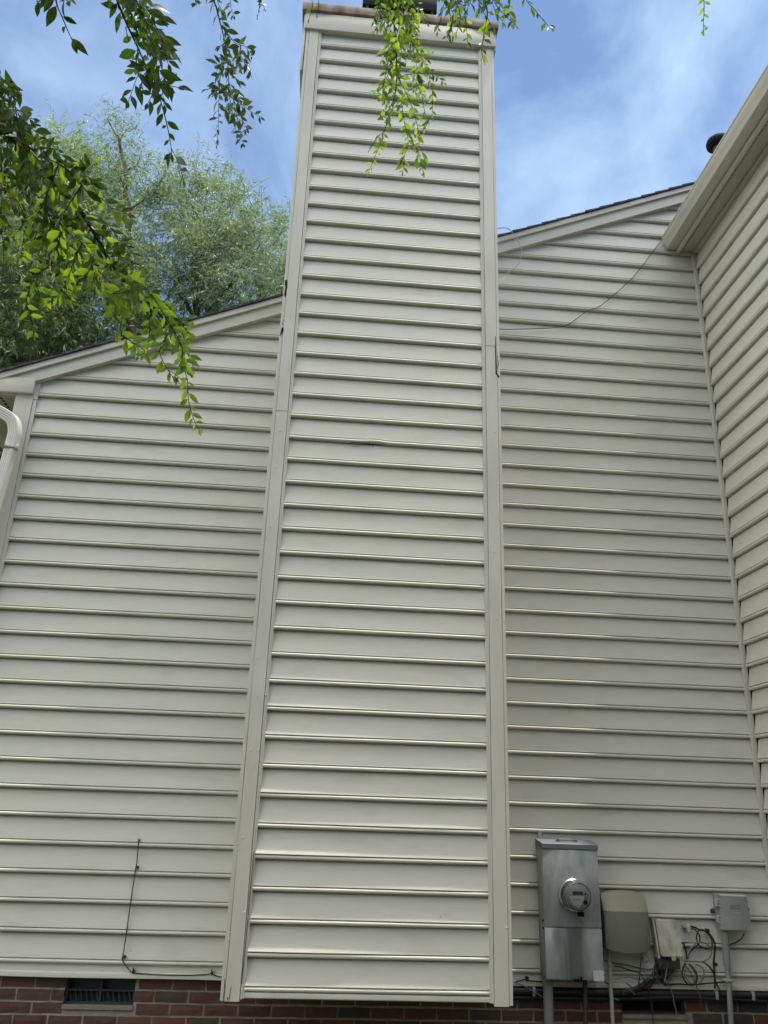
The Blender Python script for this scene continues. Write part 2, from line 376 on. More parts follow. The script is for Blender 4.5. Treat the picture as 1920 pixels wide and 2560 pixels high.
# the cut-off first panel and the sheathing behind the courses
bm = bmesh.new()
box(bm, -2.48, 5.2, 0.017, 0.10, -0.09, 3.9)
vv = [bm.verts.new(p) for p in ((-2.36, 0.017, 3.9), (5.2, 0.017, 3.9), (5.2, 0.017, rake_bot(5.2)+.1), (-2.36, 0.017, 3.9+.1))]
bm.faces.new(vv)
from_bm('sheathing_board', bm, M_BACK, house)
bm = bmesh.new(); N_ = 60
for seg in ((-2.36, -0.50), (1.06, 3.0)):
    bm = bmesh.new(); rows = [(-0.058, .0075), (-0.040, .0068), (-.020, .0056), (-0.010, .0045)]
    grid = [[bm.verts.new((seg[0]+(seg[1]-seg[0])*i/N_, -o, z)) for i in range(N_+1)] for z, o in rows]
    for r in range(3):
        for i in range(N_): bm.faces.new((grid[r][i], grid[r][i+1], grid[r+1][i+1], grid[r+1][i]))
    from_bm('lowest_panel', bm, M_SID, wall, smooth=40)
def prism_x(bm, prof, x0, x1, n=30, jit=0.0, seed=0):
    rows = []
    for i in range(n+1):
        x = x0+(x1-x0)*i/n
        j = jit*noise.noise(Vector((x*1.7, seed, 3.1)))
        rows.append([bm.verts.new((x, y, z+j)) for y, z in prof])
    P = len(prof)
    for i in range(n):
        for q in range(P): bm.faces.new((rows[i][q], rows[i][(q+1) % P], rows[i+1][(q+1) % P], rows[i+1][q]))
    bm.faces.new(rows[0]); bm.faces.new(list(reversed(rows[-1])))
bm = bmesh.new()
tp = [(.01,-.056),(-.014,-.056),(-.0205,-.0585),(-.022,-.063),(-.022,-.084),(-.019,-.087),(.01,-.087)]
prism_x(bm, tp, -2.47, -0.50, 40, .003, 1); from_bm('starter_trim', bm, M_TRIM, wall, smooth=40)
bm = bmesh.new(); prism_x(bm, tp, 1.06, 3.0, 40, .003, 2)
from_bm('starter_trim', bm, M_TRIM, wall, smooth=40)

# left return wall of the gable
fr_left = lambda u, o, z: Vector((-2.485-o, u, z))
siding('wall', house, fr_left, range(0, 23), lambda z: (0.02, 9.0), seed=6.1, du=.5)
# wing wall on the right, running towards the camera
fr_wing = lambda u, o, z: Vector((3.0-o, u, z))
def ur_wing(z): return (-7.6, -0.046)
wing = siding('wall', house, fr_wing, range(0, 35), ur_wing, seed=3.9, warp=0.0016, du=.16)
bm = bmesh.new(); box(bm, 3.017, 3.1, -7.6, -0.0, -0.09, 5.66); from_bm('sheathing_board', bm, M_BACK, house)
bm = bmesh.new()
vv = [bm.verts.new(p) for p in ((2.992, -7.6, -.06), (2.992, -0.03, -.06), (2.995, -.03, -.008), (2.995, -7.6, -.008))]; bm.faces.new(vv)
box(bm, 2.978, 3.01, -7.6, -.03, -.087, -.057)
from_bm('starter_trim', bm, M_TRIM, wing)
# inside corner post
bm = bmesh.new(); box(bm, 2.962, 2.998, -.031, -.004, -.088, 5.615, .003); box(bm, 2.972, 2.996, -.0345, -.0315, -.088, 5.6)
from_bm('inside_corner_post', bm, M_TRIM, house, smooth=30)

# brick foundation
def bricks(name, x0, x1, ztop, rows, y, parent, skip=None, along_y=False, fixed=0.0):
    vs, fs = [], []; rr = random.Random(5)
    for r in range(rows):
        z1 = ztop - r*0.0677; z0 = z1 - 0.0555
        x = x0 - (0.1 if r % 2 else 0.0) - 0.03
        while x < x1:
            a, b = max(x, x0), min(x+0.191, x1); x += 0.203
            if b-a < 0.02: continue
            if skip:
                for s in skip:
                    if z0 < s[3] and z1 > s[2] and a < s[1] and b > s[0]:
                        if a < s[0]-.03: b = s[0]
                        elif b > s[1]+.03: a = s[1]
                        else: a = b
                if b-a < 0.025: continue
            d = rr.uniform(-.0018, .0018); j = lambda: rr.uniform(-.0022, .0022)
            b0 = len(vs); nx, nz = 4, 2
            front = []
            for iz in range(nz+1):
                for ix in range(nx+1):
                    e = 0.0028 if (ix in (0, nx) or iz in (0, nz)) else 0.0
                    p = (a+(b-a)*ix/nx+j(), y+d+e+rr.uniform(-.001, .001), z0+(z1-z0)*iz/nz+j()*0.7)
                    vs.append(p)
            for iz in range(nz):
                for ix in range(nx):
                    q = b0+iz*(nx+1)+ix; fs.append((q, q+1, q+nx+2, q+nx+1))
            ring = [b0+i for i in range(nx+1)] + [b0+(nx+1)*i+nx for i in range(1, nz+1)] + [b0+(nx+1)*nz+i for i in range(nx-1, -1, -1)] + [b0+(nx+1)*i for i in range(nz-1, 0, -1)]
            bk = []
            for q in ring:
                bk.append(len(vs)); vs.append((vs[q][0], y+.05, vs[q][2]))
            for i in range(len(ring)):
                i2 = (i+1) % len(ring); fs.append((ring[i], bk[i], bk[i2], ring[i2]))
    if along_y: vs = [(fixed + (v[1]-y), v[0], v[2]) for v in vs]
    return from_py(name, vs, fs, M_BRICK, parent)
SK = [(-1.505, -1.09, -.262, -.05), (1.925, 2.345, -.262, -.05)]
found = bricks('foundation', -2.46, 3.0, -0.091, 9, 0.018, house, SK)
bm = bmesh.new()
for a, b, z0, z1 in ((-2.46, -1.505, -.68, -.085), (-1.505, -1.09, -.68, -.262), (-1.09, 1.925, -.68, -.085), (1.925, 2.345, -.68, -.262), (2.345, 3.0, -.68, -.085)):
    prism = [(.0252, z0), (.0252, z1), (.12, z1), (.12, z0)]
    prism_x(bm, prism, a, b, 6, .002)
from_bm('mortar_bed', bm, M_MORT, found)
bricks('foundation', -7.6, 0.0, -0.091, 9, 0.018, house, None, True, 3.02)
bm = bmesh.new(); box(bm, 3.0275, 3.12, -7.6, 0, -.68, -.085); from_bm('mortar_bed', bm, M_MORT, house.children[-1])
bm = bmesh.new(); box(bm, -2.46, -2.36, .03, 9, -.68, -.085); from_bm('foundation', bm, M_MORT, house)

def crawl_vent(x0, x1, z0, z1, sillm, closed=True):
    bm = bmesh.new(); y = .045
    t = .012
    box(bm, x0, x0+t, y, y+.03, z0, z1); box(bm, x1-t, x1, y, y+.03, z0, z1); box(bm, x0+t, x1-t, y, y+.03, z0, z0+t); box(bm, x0+t, x1-t, y, y+.03, z1-t, z1)
    xm = (x0+x1)/2; box(bm, xm-.006, xm+.006, y+.001, y+.03, z0+t, z1-t)
    zm = z0+(z1-z0)*.50
    box(bm, x0+t, xm-.006, y+.002, y+.028, zm-.005, zm+.005); box(bm, xm+.006, x1-t, y+.002, y+.028, zm-.005, zm+.005)
    o = from_bm('foundation_vent', bm, M_VENT, house)
    bm = bmesh.new()
    if closed:
        n = 12
        for i in range(n):
            xx = x0+.03+(x1-x0-.06)*i/(n-1)
            mt = Matrix.Translation((xx, y+.02, z0+(zm-z0)*.5)) @ Matrix.Rotation(R(-17), 4, 'Y')
            box(bm, -.003, .003, -.008, .008, -(zm-z0)*.45, (zm-z0)*.42, mat=mt)
    box(bm, x0+.004, x1-.004, y+.034, y+.05, z0+.004, z1-.004)
    from_bm('vent_grille', bm, M_VENT if closed else M_DARK, o)
    bm = bmesh.new()
    box(bm, x0-.004, x1+.004, .012, .07, z0-.024, z0-.001, .003)
    from_bm('vent_sill', bm, sillm, o)
crawl_vent(-1.503, -1.092, -.236, -.088, M_SILL)
crawl_vent(1.927, 2.343, -.236, -.088, M_SILL, False)

# chimney
CX0, CX1, CY = -0.52, 1.075, -0.626
def lifted(k, u, zr):
    # one course has a bead that sagged and cracked
    if k == 20 and zr < 0.02:
        t = (u-0.115)/0.16
        if 0 <= t <= 1: return (0.0, 0.007*math.sin(math.pi*t)**0.5)
    return (0, 0)
fr_ch = lambda u, o, z: Vector((u, CY-o, z))
chim = siding('chimney', house, fr_ch, range(0, 43), lambda z: (-0.3935, 0.9475), zoff=-.014, seed=8.8, warp=0.0022, flare=0.0075, du=.05, extra=lifted)
siding('chimney_side', chim, lambda u, o, z: Vector((CX0+.034-o, u, z)), range(0, 43), lambda z: (CY+.02, 0.5), zoff=-.014, seed=2.2, du=.3)
siding('chimney_side', chim, lambda u, o, z: Vector((CX1-.034+o, u, z)), range(0, 43), lambda z: (CY+.02, 0.5), zoff=-.014, seed=2.9, du=.3)
bm = bmesh.new(); box(bm, CX0+.036, CX1-.036, CY+.018, 0.5, -.055, 7.2); from_bm('chimney_core', bm, M_BACK, chim)
def board(bm, x0, x1, y0, y1, z0, z1, jit=.0008, seed=0, dz=.07):
    n = max(2, int((z1-z0)/dz)); rows = []
    for i in range(n+1):
        z = z0+(z1-z0)*i/n
        a = jit*noise.noise(Vector((seed, z*2.1, 0))); b = jit*noise.noise(Vector((seed+5, z*2.1, 4))); c = jit*noise.noise(Vector((seed+9, z*1.3, 8)))
        rows.append([bm.verts.new(p) for p in ((x0+a, y0+c, z), (x1+b, y0+c, z), (x1+b, y1, z), (x0+a, y1, z))])
    for i in range(n):
        for q in range(4): bm.faces.new((rows[i][q], rows[i][(q+1) % 4], rows[i+1][(q+1) % 4], rows[i+1][q]))
    bm.faces.new(rows[0]); bm.faces.new(list(reversed(rows[-1])))
ZT = 7.06
# left corner board: narrow outer strip, main board in two lengths, channel next to the siding
bm = bmesh.new()
board(bm, -.5195, -.4965, CY-.0275, CY+.10, -.070, 7.08, .0014, 1); board(bm, -.4945, -.4165, CY-.030, CY+.004, -.072, 3.468, .0012, 2); board(bm, -.4945, -.4165, CY-.0305, CY+.004, 3.471, ZT, .0012, 3)
from_bm('corner_board', bm, M_TRIM, chim)
bm = bmesh.new(); board(bm, -.4135, -.404, CY-.026, CY, -.062, ZT, .0008, 4); board(bm, -.404, -.3925, CY-.0225, CY, -.060, ZT, .0006, 5)
from_bm('siding_channel', bm, M_TRIM, chim)
bm = bmesh.new()
board(bm, 1.0555, 1.0755, CY-.0275, CY+.10, -.070, 3.86, .0014, 6); board(bm, 1.0555, 1.0755, CY-.0270, CY+.10, 3.868, 7.08, .0014, 26)
board(bm, .9725, 1.053, CY-.030, CY+.004, -.075, 4.108, .0012, 7); board(bm, .9725, 1.053, CY-.0305, CY+.004, 4.111, ZT, .0012, 8)
from_bm('corner_board', bm, M_TRIM, chim)
bm = bmesh.new(); board(bm, .961, .970, CY-.026, CY, -.062, ZT, .0010, 9); board(bm, .9465, .961, CY-.0225, CY, -.060, ZT, .0006, 10)
from_bm('siding_channel', bm, M_TRIM, chim)
bm = bmesh.new()
prism_x(bm, [(CY+.01,-.030),(CY-.012,-.030),(CY-.0185,-.0325),(CY-.020,-.037),(CY-.020,-.055),(CY-.017,-.058),(CY+.01,-.058)], -.404, .961, 30, .002, 5)
box(bm, CX0+.02, CX1-.02, CY+.012, 0.02, -.066, -.0585)
from_bm('starter_trim', bm, M_TRIM, chim, smooth=40)
# fascia band, drip cap, flue
bm = bmesh.new()
box(bm, -.5385, 1.0915, CY-.052, CY+.012, 7.052, 7.232, .002)
box(bm, -.5470, -.527, CY-.031, 0.52, 6.60, 7.232, .002); box(bm, 1.0785, 1.096, CY-.031, .52, 7.03, 7.232, .002)
from_bm('fascia_band', bm, M_RAKE, chim, smooth=30)
bm = bmesh.new()
box(bm, -.566, 1.112, CY-.078, .55, 7.2335, 7.318, .003)
from_bm('chimney_cap', bm, M_RUST, chim, smooth=30)
bm = bmesh.new()
box(bm, -.03, .585, -.40, .2, 7.318, 7.70, .004); box(bm, -.06, .615, -.43, .23, 7.72, 7.95, .004)
for sx in (-.03, .265, .56):
    box(bm, sx, sx+.025, -.425, -.403, 7.318, 7.72)
from_bm('flue_shroud', bm, M_FLUE, chim, smooth=30)
# nail heads on the corner boards
NAILS = []
for u, v in ((164, 1213), (213, 676), (260, 680), (305, 337), (80, 1838), (175, 1672), (256, 110)):
    p = at(540+u/2.4567, 1600+v/2.4567, CY-.031); mt = Matrix.Translation(p)
    NAILS.append((p, .0042))
for u, v in ((138, 1018), (96, 1428), (165, 766)):
    p = at(640+u/2.7653, 800+v/2.7653, CY-.031)
    NAILS.append((p, .0048))
for u, v in ((362, 704), (460, 1712), (490, 497), (452, 1325), (487, 1325), (505, 1790)):
    bx, by = (1100, 1700) if v in (704, 1712) else (1060, 900)
    p = at(bx+u/2.7653, by+v/2.7653, CY-.031)
    NAILS.append((p, .004))
for p, r_ in NAILS:
    bm = bmesh.new(); bmesh.ops.create_uvsphere(bm, u_segments=8, v_segments=5, radius=r_, matrix=Matrix.Translation(p)); from_bm('nail_head', bm, M_TRIM, chim, smooth=60)
# rot holes and open joints
def blot(pts, y, depth=.004):
    vs = [Vector((p.x, y, p.z)) for p in pts]; n = len(vs)
    v2 = [Vector((p.x, y+depth, p.z)) for p in pts]
    return vs+v2, [tuple(range(n))] + [(i, n+i, n+(i+1) % n, (i+1) % n) for i in range(n)]
def rot(pix, s, ox, oy, y):
    return blot([at(ox+a/s, oy+b/s, y) for a, b in pix], y)
BLOT = 'rot_hole'
def addp(vf):
    from_py(BLOT, vf[0], vf[1], M_DARK, chim)
s5 = 5.531
addp(rot([(402,112),(425,104),(436,140),(433,200),(424,260),(418,330),(398,336),(392,300),(402,240),(408,200),(400,160)], s5, 640, 680, CY-.0315))
addp(rot([(352,770),(370,762),(384,790),(378,820),(358,845),(338,880),(336,850),(346,815)], s5, 640, 680, CY-.0318))
addp(rot([(380,655),(390,655),(390,672),(380,674)], s5, 640, 680, CY-.0318)); addp(rot([(360,708),(370,708),(370,722),(361,722)], s5, 640, 680, CY-.0318))
s6 = 8.295
addp(rot([(1145,0),(1155,0),(1158,240),(1170,500),(1180,770),(1215,810),(1222,850),(1210,855),(1195,815),(1155,785),(1150,500),(1143,240)], s6, 1100, 840, CY-.0325))
addp(rot([(1195,480),(1205,480),(1218,550),(1212,620),(1200,690),(1196,620),(1206,560)], s6, 1100, 840, CY-.0285)); addp(rot([(1192,405),(1200,400),(1205,450),(1197,452)], s6, 1100, 840, CY-.0285))
s8 = 4.1475; BLOT = 'open_joint'
addp(rot([(1385,330),(1390,330),(1345,830),(1330,1000),(1325,1000),(1338,830)], s8, 300, 2050, CY-.0312))
addp(rot([(1325,1010),(1330,1010),(1285,1480),(1262,1700),(1258,1700),(1280,1480)], s8, 300, 2050, CY-.0312))
addp(rot([(1110,1835),(1122,1845),(1118,1868),(1112,1862)], s8, 300, 2050, CY-.0318))
addp(rot([(1150,1730),(1154,1730),(1138,1840),(1134,1870),(1131,1840)], s8, 300, 2050, CY-.0318))
addp(rot([(1085,1650),(1089,1650),(1080,1780),(1072,1880),(1068,1870),(1077,1770)], s8, 300, 2050, CY-.0312))
BLOT = 'drill_hole'
p = at(1101, 2293, CY-.012)
addp(blot([p+Vector((.0045*math.cos(a), 0, .0045*math.sin(a))) for a in [i*math.pi/4 for i in range(8)]], CY-.0145, .002))
tube('cracked_bead', [at(640+x/2.7653, 800+y/2.7653, CY-.0195) for x, y in ((640,862),(652,850),(690,847),(740,851),(790,858),(806,866),(808,880))], .0022, M_DARK, chim, 6)

# rake boards
def slope_board(bm, x0, x1, d0, d1, y0, y1, n=24, seed=0):
    rows = []
    for i in range(n+1):
        x = x0+(x1-x0)*i/n; zb = rake_bot(x)+.0012*noise.noise(Vector((x*1.5, seed, 0)))
        rows.append([bm.verts.new(p) for p in ((x, y0, zb+d0), (x, y0, zb+d1), (x, y1, zb+d1), (x, y1, zb+d0))])
    for i in range(n):
        for q in range(4): bm.faces.new((rows[i][q], rows[i][(q+1) % 4], rows[i+1][(q+1) % 4], rows[i+1][q]))
    bm.faces.new(rows[0]); bm.faces.new(list(reversed(rows[-1])))
for a, b in ((-2.80, CX0+.01), (CX1-.01, 5.0)):
    bm = bmesh.new(); slope_board(bm, max(a, -2.72), b, 0.0, .1, -.052, -.002)
    rk = from_bm('rake_board', bm, M_RAKE, house)
    bm = bmesh.new(); slope_board(bm, a, b, .1015, .148, -.072, -.002, seed=4)
    from_bm('rake_trim', bm, M_RAKE, rk)
# shingled roofs: every course a thin wedge with its butt edge showing on the rake
def shingles(name, x0, z0, slope, length, y0, y1, parent, th=.011, expo=.143, sgn=1):
    vs, fs = [], []; c = 1/math.sqrt(1+slope*slope); s = slope*c; n = int(length/expo); rr = random.Random(3)
    for i in range(n):
        a, b = i*expo, (i+1)*expo + .02
        yy = y0 + rr.uniform(-.004, .004); b0 = len(vs)
        for y in (yy, y1):
            for t, h in ((a, .0), (a, th+.009), (b, .009), (b, .0)):
                vs.append((x0+sgn*(t*c - h*s), y, z0+t*s+h*c))
        fs += [(b0, b0+1, b0+2, b0+3), (b0+7, b0+6, b0+5, b0+4), (b0, b0+4, b0+5, b0+1), (b0+1, b0+5, b0+6, b0+2), (b0+2, b0+6, b0+7, b0+3), (b0+3, b0+7, b0+4, b0)]
    return from_py(name, vs, fs, M_SHIN, parent)
zroof = rake_bot(-2.86)+.152
roof = shingles('roof', -2.86, zroof, SLOPE, (5.0+2.86)*math.sqrt(1+SLOPE**2), -.085, 9.2, house)
shingles('roof_back_slope', 12.8, zroof, SLOPE, (12.8-5.0)*math.sqrt(1+SLOPE**2), -.085, 9.2, roof, sgn=-1)
bm = bmesh.new()
vv = [bm.verts.new(p) for p in ((-2.84, -.05, zroof-.012), (5, -.05, zroof-.012+7.84*SLOPE), (5, 9.1, zroof-.012+7.84*SLOPE), (-2.84, 9.1, zroof-.012))]; bm.faces.new(vv)
from_bm('roof_deck', bm, M_BACK, roof)
# left eave: return board, soffit, corner board
bm = bmesh.new(); box(bm, -2.86, -2.372, -.060, -.002, 3.782, 3.905, .002); rb = from_bm('eave_return', bm, M_RAKE, house, smooth=30)
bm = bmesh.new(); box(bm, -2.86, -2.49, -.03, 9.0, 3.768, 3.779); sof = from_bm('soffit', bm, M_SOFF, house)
for i in range(12):
    bm = bmesh.new(); box(bm, -2.640, -2.622, .02+i*.05, .045+i*.05, 3.7655, 3.7678); from_bm('soffit_slot', bm, M_DARK, sof)
bm = bmesh.new(); board(bm, -2.502, -2.372, -.028, .10, -.09, 3.780, .001, 12); from_bm('corner_board', bm, M_RAKE, house)
bm = bmesh.new(); board(bm, -2.370, -2.343, -.022, -.001, -.06, 3.745, .0006, 13); board(bm, -2.371, -2.342, -.026, -.002, 3.748, 3.935, .0004, 14)
from_bm('siding_channel', bm, M_TRIM, wall)
# left gutter end (outside the frame) and downspout
bm = bmesh.new(); box(bm, -2.99, -2.865, -.06, 9.0, 3.79, 3.91, .01); from_bm('gutter', bm, M_GUT, house, smooth=30)
def rect_sweep(path, w, d, ribs, yaw, name, parent, mat):
    """ribbed rectangular pipe: w across (local x), d deep (local y)"""
    prof = []
    nrib = ribs
    r = .008
    for i in range(nrib*4+1):
        t = i/(nrib*4); x = -w/2+r+(w-2*r)*t
        prof.append((x, -d/2 + (0.0032 if i % 4 in (2, 3) else 0.0)))
    prof += [(w/2-r*.3, -d/2+r*.3), (w/2, -d/2+r), (w/2, d/2-r), (w/2-r, d/2), (-w/2+r, d/2), (-w/2, d/2-r), (-w/2, -d/2+r), (-w/2+r*.3, -d/2+r*.3)]
    vs, fs = [], []; P = len(prof); L = len(path)
    for i, p in enumerate(path):
        p = Vector(p); t = (Vector(path[min(i+1, L-1)])-Vector(path[max(i-1, 0)])).normalized()
        fwd = Vector((math.sin(yaw), -math.cos(yaw), 0)); fwd = (fwd - t*fwd.dot(t)).normalized()
        rgt = t.cross(fwd)
        if rgt.x < 0 or (abs(t.z) < .5 and rgt.z < -.1 and False): rgt = -rgt
        for x, y in prof: vs.append(p + rgt*x - fwd*y)
    for i in range(L-1):
        for q in range(P): fs.append((i*P+q, i*P+(q+1) % P, (i+1)*P+(q+1) % P, (i+1)*P+q))
    fs.append(tuple(range(P))); fs.append(tuple((L-1)*P+q for q in reversed(range(P))))
    return from_py(name, vs, fs, mat, parent, smooth=25)
bp = [(-2.452, -.098, 3.30), (-2.447, -.098, 2.9), (-2.452, -.095, 0.2), (-2.452, -.095, -.45)]
bp = [(-2.424, -.105, 3.285), (-2.472, -.092, 2.62), (-2.475, -.09, -.45)]
down = rect_sweep([Vector(bp[0]).lerp(Vector(bp[1]), i/8) for i in range(9)] + [Vector(bp[1]).lerp(Vector(bp[2]), i/10) for i in range(1, 11)], .078, .056, 4, R(-16), 'downspout', house, M_DOWN)
ep = spline([(-2.86, -.115, 3.70), (-2.66, -.115, 3.622), (-2.52, -.115, 3.562), (-2.445, -.115, 3.51), (-2.416, -.112, 3.43), (-2.418, -.108, 3.35), (-2.4215, -.1055, 3.30)], 6)
elb = rect_sweep(ep, .084, .062, 4, R(-16), 'elbow', down, M_DOWN)
bm = bmesh.new()
mt = Matrix.Translation((-2.4215, -.1055, 3.305)) @ Matrix.Rotation(R(16), 4, 'Z') @ Matrix.Rotation(R(4), 4, 'Y')
box(bm, -.0455, .0455, -.0345, .034, -.012, .022, .003, mat=mt)
from_bm('joint_collar', bm, M_DOWN, down, smooth=30)
for p in ((-2.435, -.145, 3.306), (-2.43, -.144, 3.372)):
    bm = bmesh.new(); bmesh.ops.create_uvsphere(bm, u_segments=8, v_segments=6, radius=.005, matrix=Matrix.Translation(p))
    from_bm('rivet', bm, M_STEEL, down, smooth=60)

# eave of the wing on the right
def prism_y(bm, prof, y0, y1, n=24, jit=0.0, seed=0):
    rows = []
    for i in range(n+1):
        y = y0+(y1-y0)*i/n; j = jit*noise.noise(Vector((y*1.2, seed, 7.7)))
        rows.append([bm.verts.new((x, y, z+j)) for x, z in prof])
    P = len(prof)
    for i in range(n):
        for q in range(P): bm.faces.new((rows[i][q], rows[i][(q+1) % P], rows[i+1][(q+1) % P], rows[i+1][q]))
    bm.faces.new(rows[0]); bm.faces.new(list(reversed(rows[-1])))
YE = -.022
bm = bmesh.new()
prism_y(bm, [(2.8185,5.75),(2.735,5.628),(2.733,5.622),(2.727,5.632),(2.722,5.652),(2.710,5.676),(2.700,5.704),(2.699,5.730),(2.694,5.742),(2.700,5.750),(2.708,5.744),(2.712,5.72),(2.74,5.70),(2.81,5.70)][:0] or
        [(2.815,5.628),(2.733,5.624),(2.727,5.630),(2.724,5.652),(2.712,5.676),(2.701,5.702),(2.700,5.730),(2.694,5.736),(2.694,5.748),(2.701,5.750),(2.707,5.742),(2.709,5.706),(2.735,5.650),(2.815,5.650)], -7.6, YE-.01, 30, .003, 1)
gut = from_bm('gutter', bm, M_GUT, house, smooth=32)
bm = bmesh.new()
vv = [bm.verts.new((x, YE-.006, z)) for x, z in ((2.815,5.628),(2.733,5.624),(2.727,5.630),(2.724,5.652),(2.712,5.676),(2.701,5.702),(2.700,5.745),(2.815,5.745))]
f = bm.faces.new(vv); ex = bmesh.ops.extrude_face_region(bm, geom=[f]); bmesh.ops.translate(bm, verts=[v for v in ex['geom'] if isinstance(v, bmesh.types.BMVert)], vec=(0, -.003, 0))
from_bm('gutter_end_cap', bm, M_GUT, gut)
bm = bmesh.new()
prism_y(bm, [(2.817,5.76),(2.817,5.598),(2.822,5.594),(2.842,5.594),(2.846,5.598),(2.846,5.610),(2.832,5.612),(2.832,5.76)], -7.6, YE, 30, .001, 2)
from_bm('fascia', bm, M_RAKE, house, smooth=32)
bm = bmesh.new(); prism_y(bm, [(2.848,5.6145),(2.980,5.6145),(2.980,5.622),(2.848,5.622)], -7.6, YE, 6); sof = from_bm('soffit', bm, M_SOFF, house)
bm = bmesh.new()
rr = random.Random(2)
for i in range(190):
    y = -.06-i*.04
    box(bm, 2.856+rr.uniform(0,.002), 2.874, y-.030, y, 5.6115, 5.6143)
from_bm('soffit_vent_strip', bm, mat('vent_mesh', (0.27, 0.255, 0.215), rough=.8), sof)
bm = bmesh.new()
prism_y(bm, [(2.999,5.612),(2.972,5.612),(2.968,5.606),(2.968,5.596),(2.976,5.594),(2.980,5.604),(2.999,5.604)], -7.6, YE-.012, 30, .0008, 3)
from_bm('frieze_channel', bm, M_TRIM, house, smooth=32)
bm = bmesh.new(); box(bm, 2.848, 2.962, YE+.001, -.003, 5.588, 5.612, .002); box(bm, 2.79, 2.815, YE+.001, -.003, 5.585, 5.625)
from_bm('soffit_return', bm, M_TRIM, house)
shingles('wing_roof', 2.735, 5.752, .30, 9.0, -7.7, -.02, roof, expo=.143)
# vent pipe on the wing roof
vp = atd(1797, 366, 8.05)
o = lathe('vent_pipe', [(.052, -.6), (.052, .0)], vp, (0, 0, 1), M_CONDD, house, 24)
lathe('vent_cap', [(.050, -.02), (.074, -.015), (.098, .012), (.100, .035), (.092, .058), (.055, .074), (.001, .078)], vp, (0, 0, 1), M_FLUE, o, 28, 40)
# body of the house behind the gable
bm = bmesh.new(); box(bm, -2.46, 12.4, 8.9, 9.0, GZ, 3.9); box(bm, 12.3, 12.4, -7.6, 8.9, GZ, 3.9); box(bm, 3.1, 12.3, -7.6, -7.5, GZ, 5.6)
from_bm('far_wall', bm, M_SID, house)

# ------------------------------------------------------------------ electric meter
mb = thing('meter_box', 'tall galvanised steel electric meter box with round glass meter', 'electric meter', (1.57, -.02, -.02))
bm = bmesh.new()
vs = [(1.402,-.022,-.012),(1.402,-.022,.745),(1.402,-.170,.728),(1.402,-.170,-.012)]
box(bm, 1.402, 1.756, -.160, -.020, -.016, .735, .003)
from_bm('cabinet', bm, M_GALV, mb, smooth=30)
bm = bmesh.new(); box(bm, 1.398, 1.760, -.171, -.161, .268, .716, .003); cov = from_bm('upper_cover', bm, M_GALV, mb, smooth=30)
bm = bmesh.new(); box(bm, 1.398, 1.760, -.1712, -.161, -.020, .2635, .003); from_bm('lower_cover', bm, M_GALVS, mb, smooth=30)
bm = bmesh.new()
vv = [(1.394,.001),(1.764,.001)]
prism_x(bm, [(-.020,.772),(-.176,.751),(-.179,.748),(-.179,.720),(-.174,.718),(-.020,.737)], 1.395, 1.763, 4)
from_bm('rain_lid', bm, M_GALVD, mb, smooth=30)
bm = bmesh.new()
pr = [bm.verts.new(p) for p in ((1.52,-.115,.762),(1.64,-.115,.762),(1.625,-.06,.778),(1.535,-.06,.778))]; bm.faces.new(pr)
box(bm, 1.53, 1.63, -.105, -.055, .757, .778, .006)
for x in (1.51, 1.523, 1.628, 1.641): box(bm, x, x+.009, -.115, -.100, .755, .772)
from_bm('hub_plate', bm, M_GALVD, mb, smooth=30)
bm = bmesh.new(); mt = Matrix.Translation((1.424, -.022, .79)) @ Matrix.Rotation(R(9), 4, 'Y'); box(bm, -.012, .012, -.003, .003, -.03, .032, .001, mat=mt)
from_bm('mounting_tab', bm, M_GALV, mb)
bm = bmesh.new(); box(bm, 1.691, 1.757, -.1745, -.1715, -.022, .034); from_bm('sticker', bm, M_STICK, mb)
bm = bmesh.new(); box(bm, 1.563, 1.60, -.185, -.172, -.030, -.012, .004); box(bm, 1.608, 1.616, -.190, -.172, -.028, .0, .002)
from_bm('latch', bm, M_DARK, mb, smooth=30)
for z in (.255, .298):
    bm = bmesh.new(); bmesh.ops.create_uvsphere(bm, u_segments=8, v_segments=6, radius=.007, matrix=Matrix.Translation((1.401, -.128, z)))
    from_bm('bolt', bm, M_DARK, mb, smooth=60)
tube('conduit', [(1.424, -.10, -.02), (1.424, -.10, -.66)], .030, M_COND, mb, 16, 2)
tube('conduit', [(1.672, -.06, -.02), (1.668, -.06, -.2), (1.655, -.06, -.4), (1.655, -.06, -.66)], .014, M_CONDD, mb, 10, 6)
MC = Vector((1.588, -.171, .452))
me_ = lathe('meter', [(.094, 0), (.096, .006), (.096, .020), (.090, .026), (.080, .026), (.080, .05), (.0795, .060), (.001, .060)], MC, (0, -1, 0), M_STEEL, mb, 40)
lathe('meter_drum', [(.074, .061), (.074, .098), (.070, .1), (.001, .1)], MC, (0, -1, 0), M_METF, me_, 32)
F = MC + Vector((0, -.1015, 0))
def plate(name, pts, y, mat, parent, th=.0012):
    vs, fs = blot([Vector((p[0], 0, p[1])) for p in pts], y, th); return from_py(name, vs, fs, mat, parent)
def off(l): return [(F.x+a, F.z+b) for a, b in l]
plate('display', off([(-.036,.008),(.032,.008),(.032,.030),(-.036,.030)]), F.y-.002, M_LCD, me_)
plate('nameplate', off([(-.058,.002),(.038,.002),(.034,-.020),(.006,-.064),(-.022,-.058),(-.044,-.038)]), F.y-.001, M_PLATE, me_)
bm = bmesh.new()
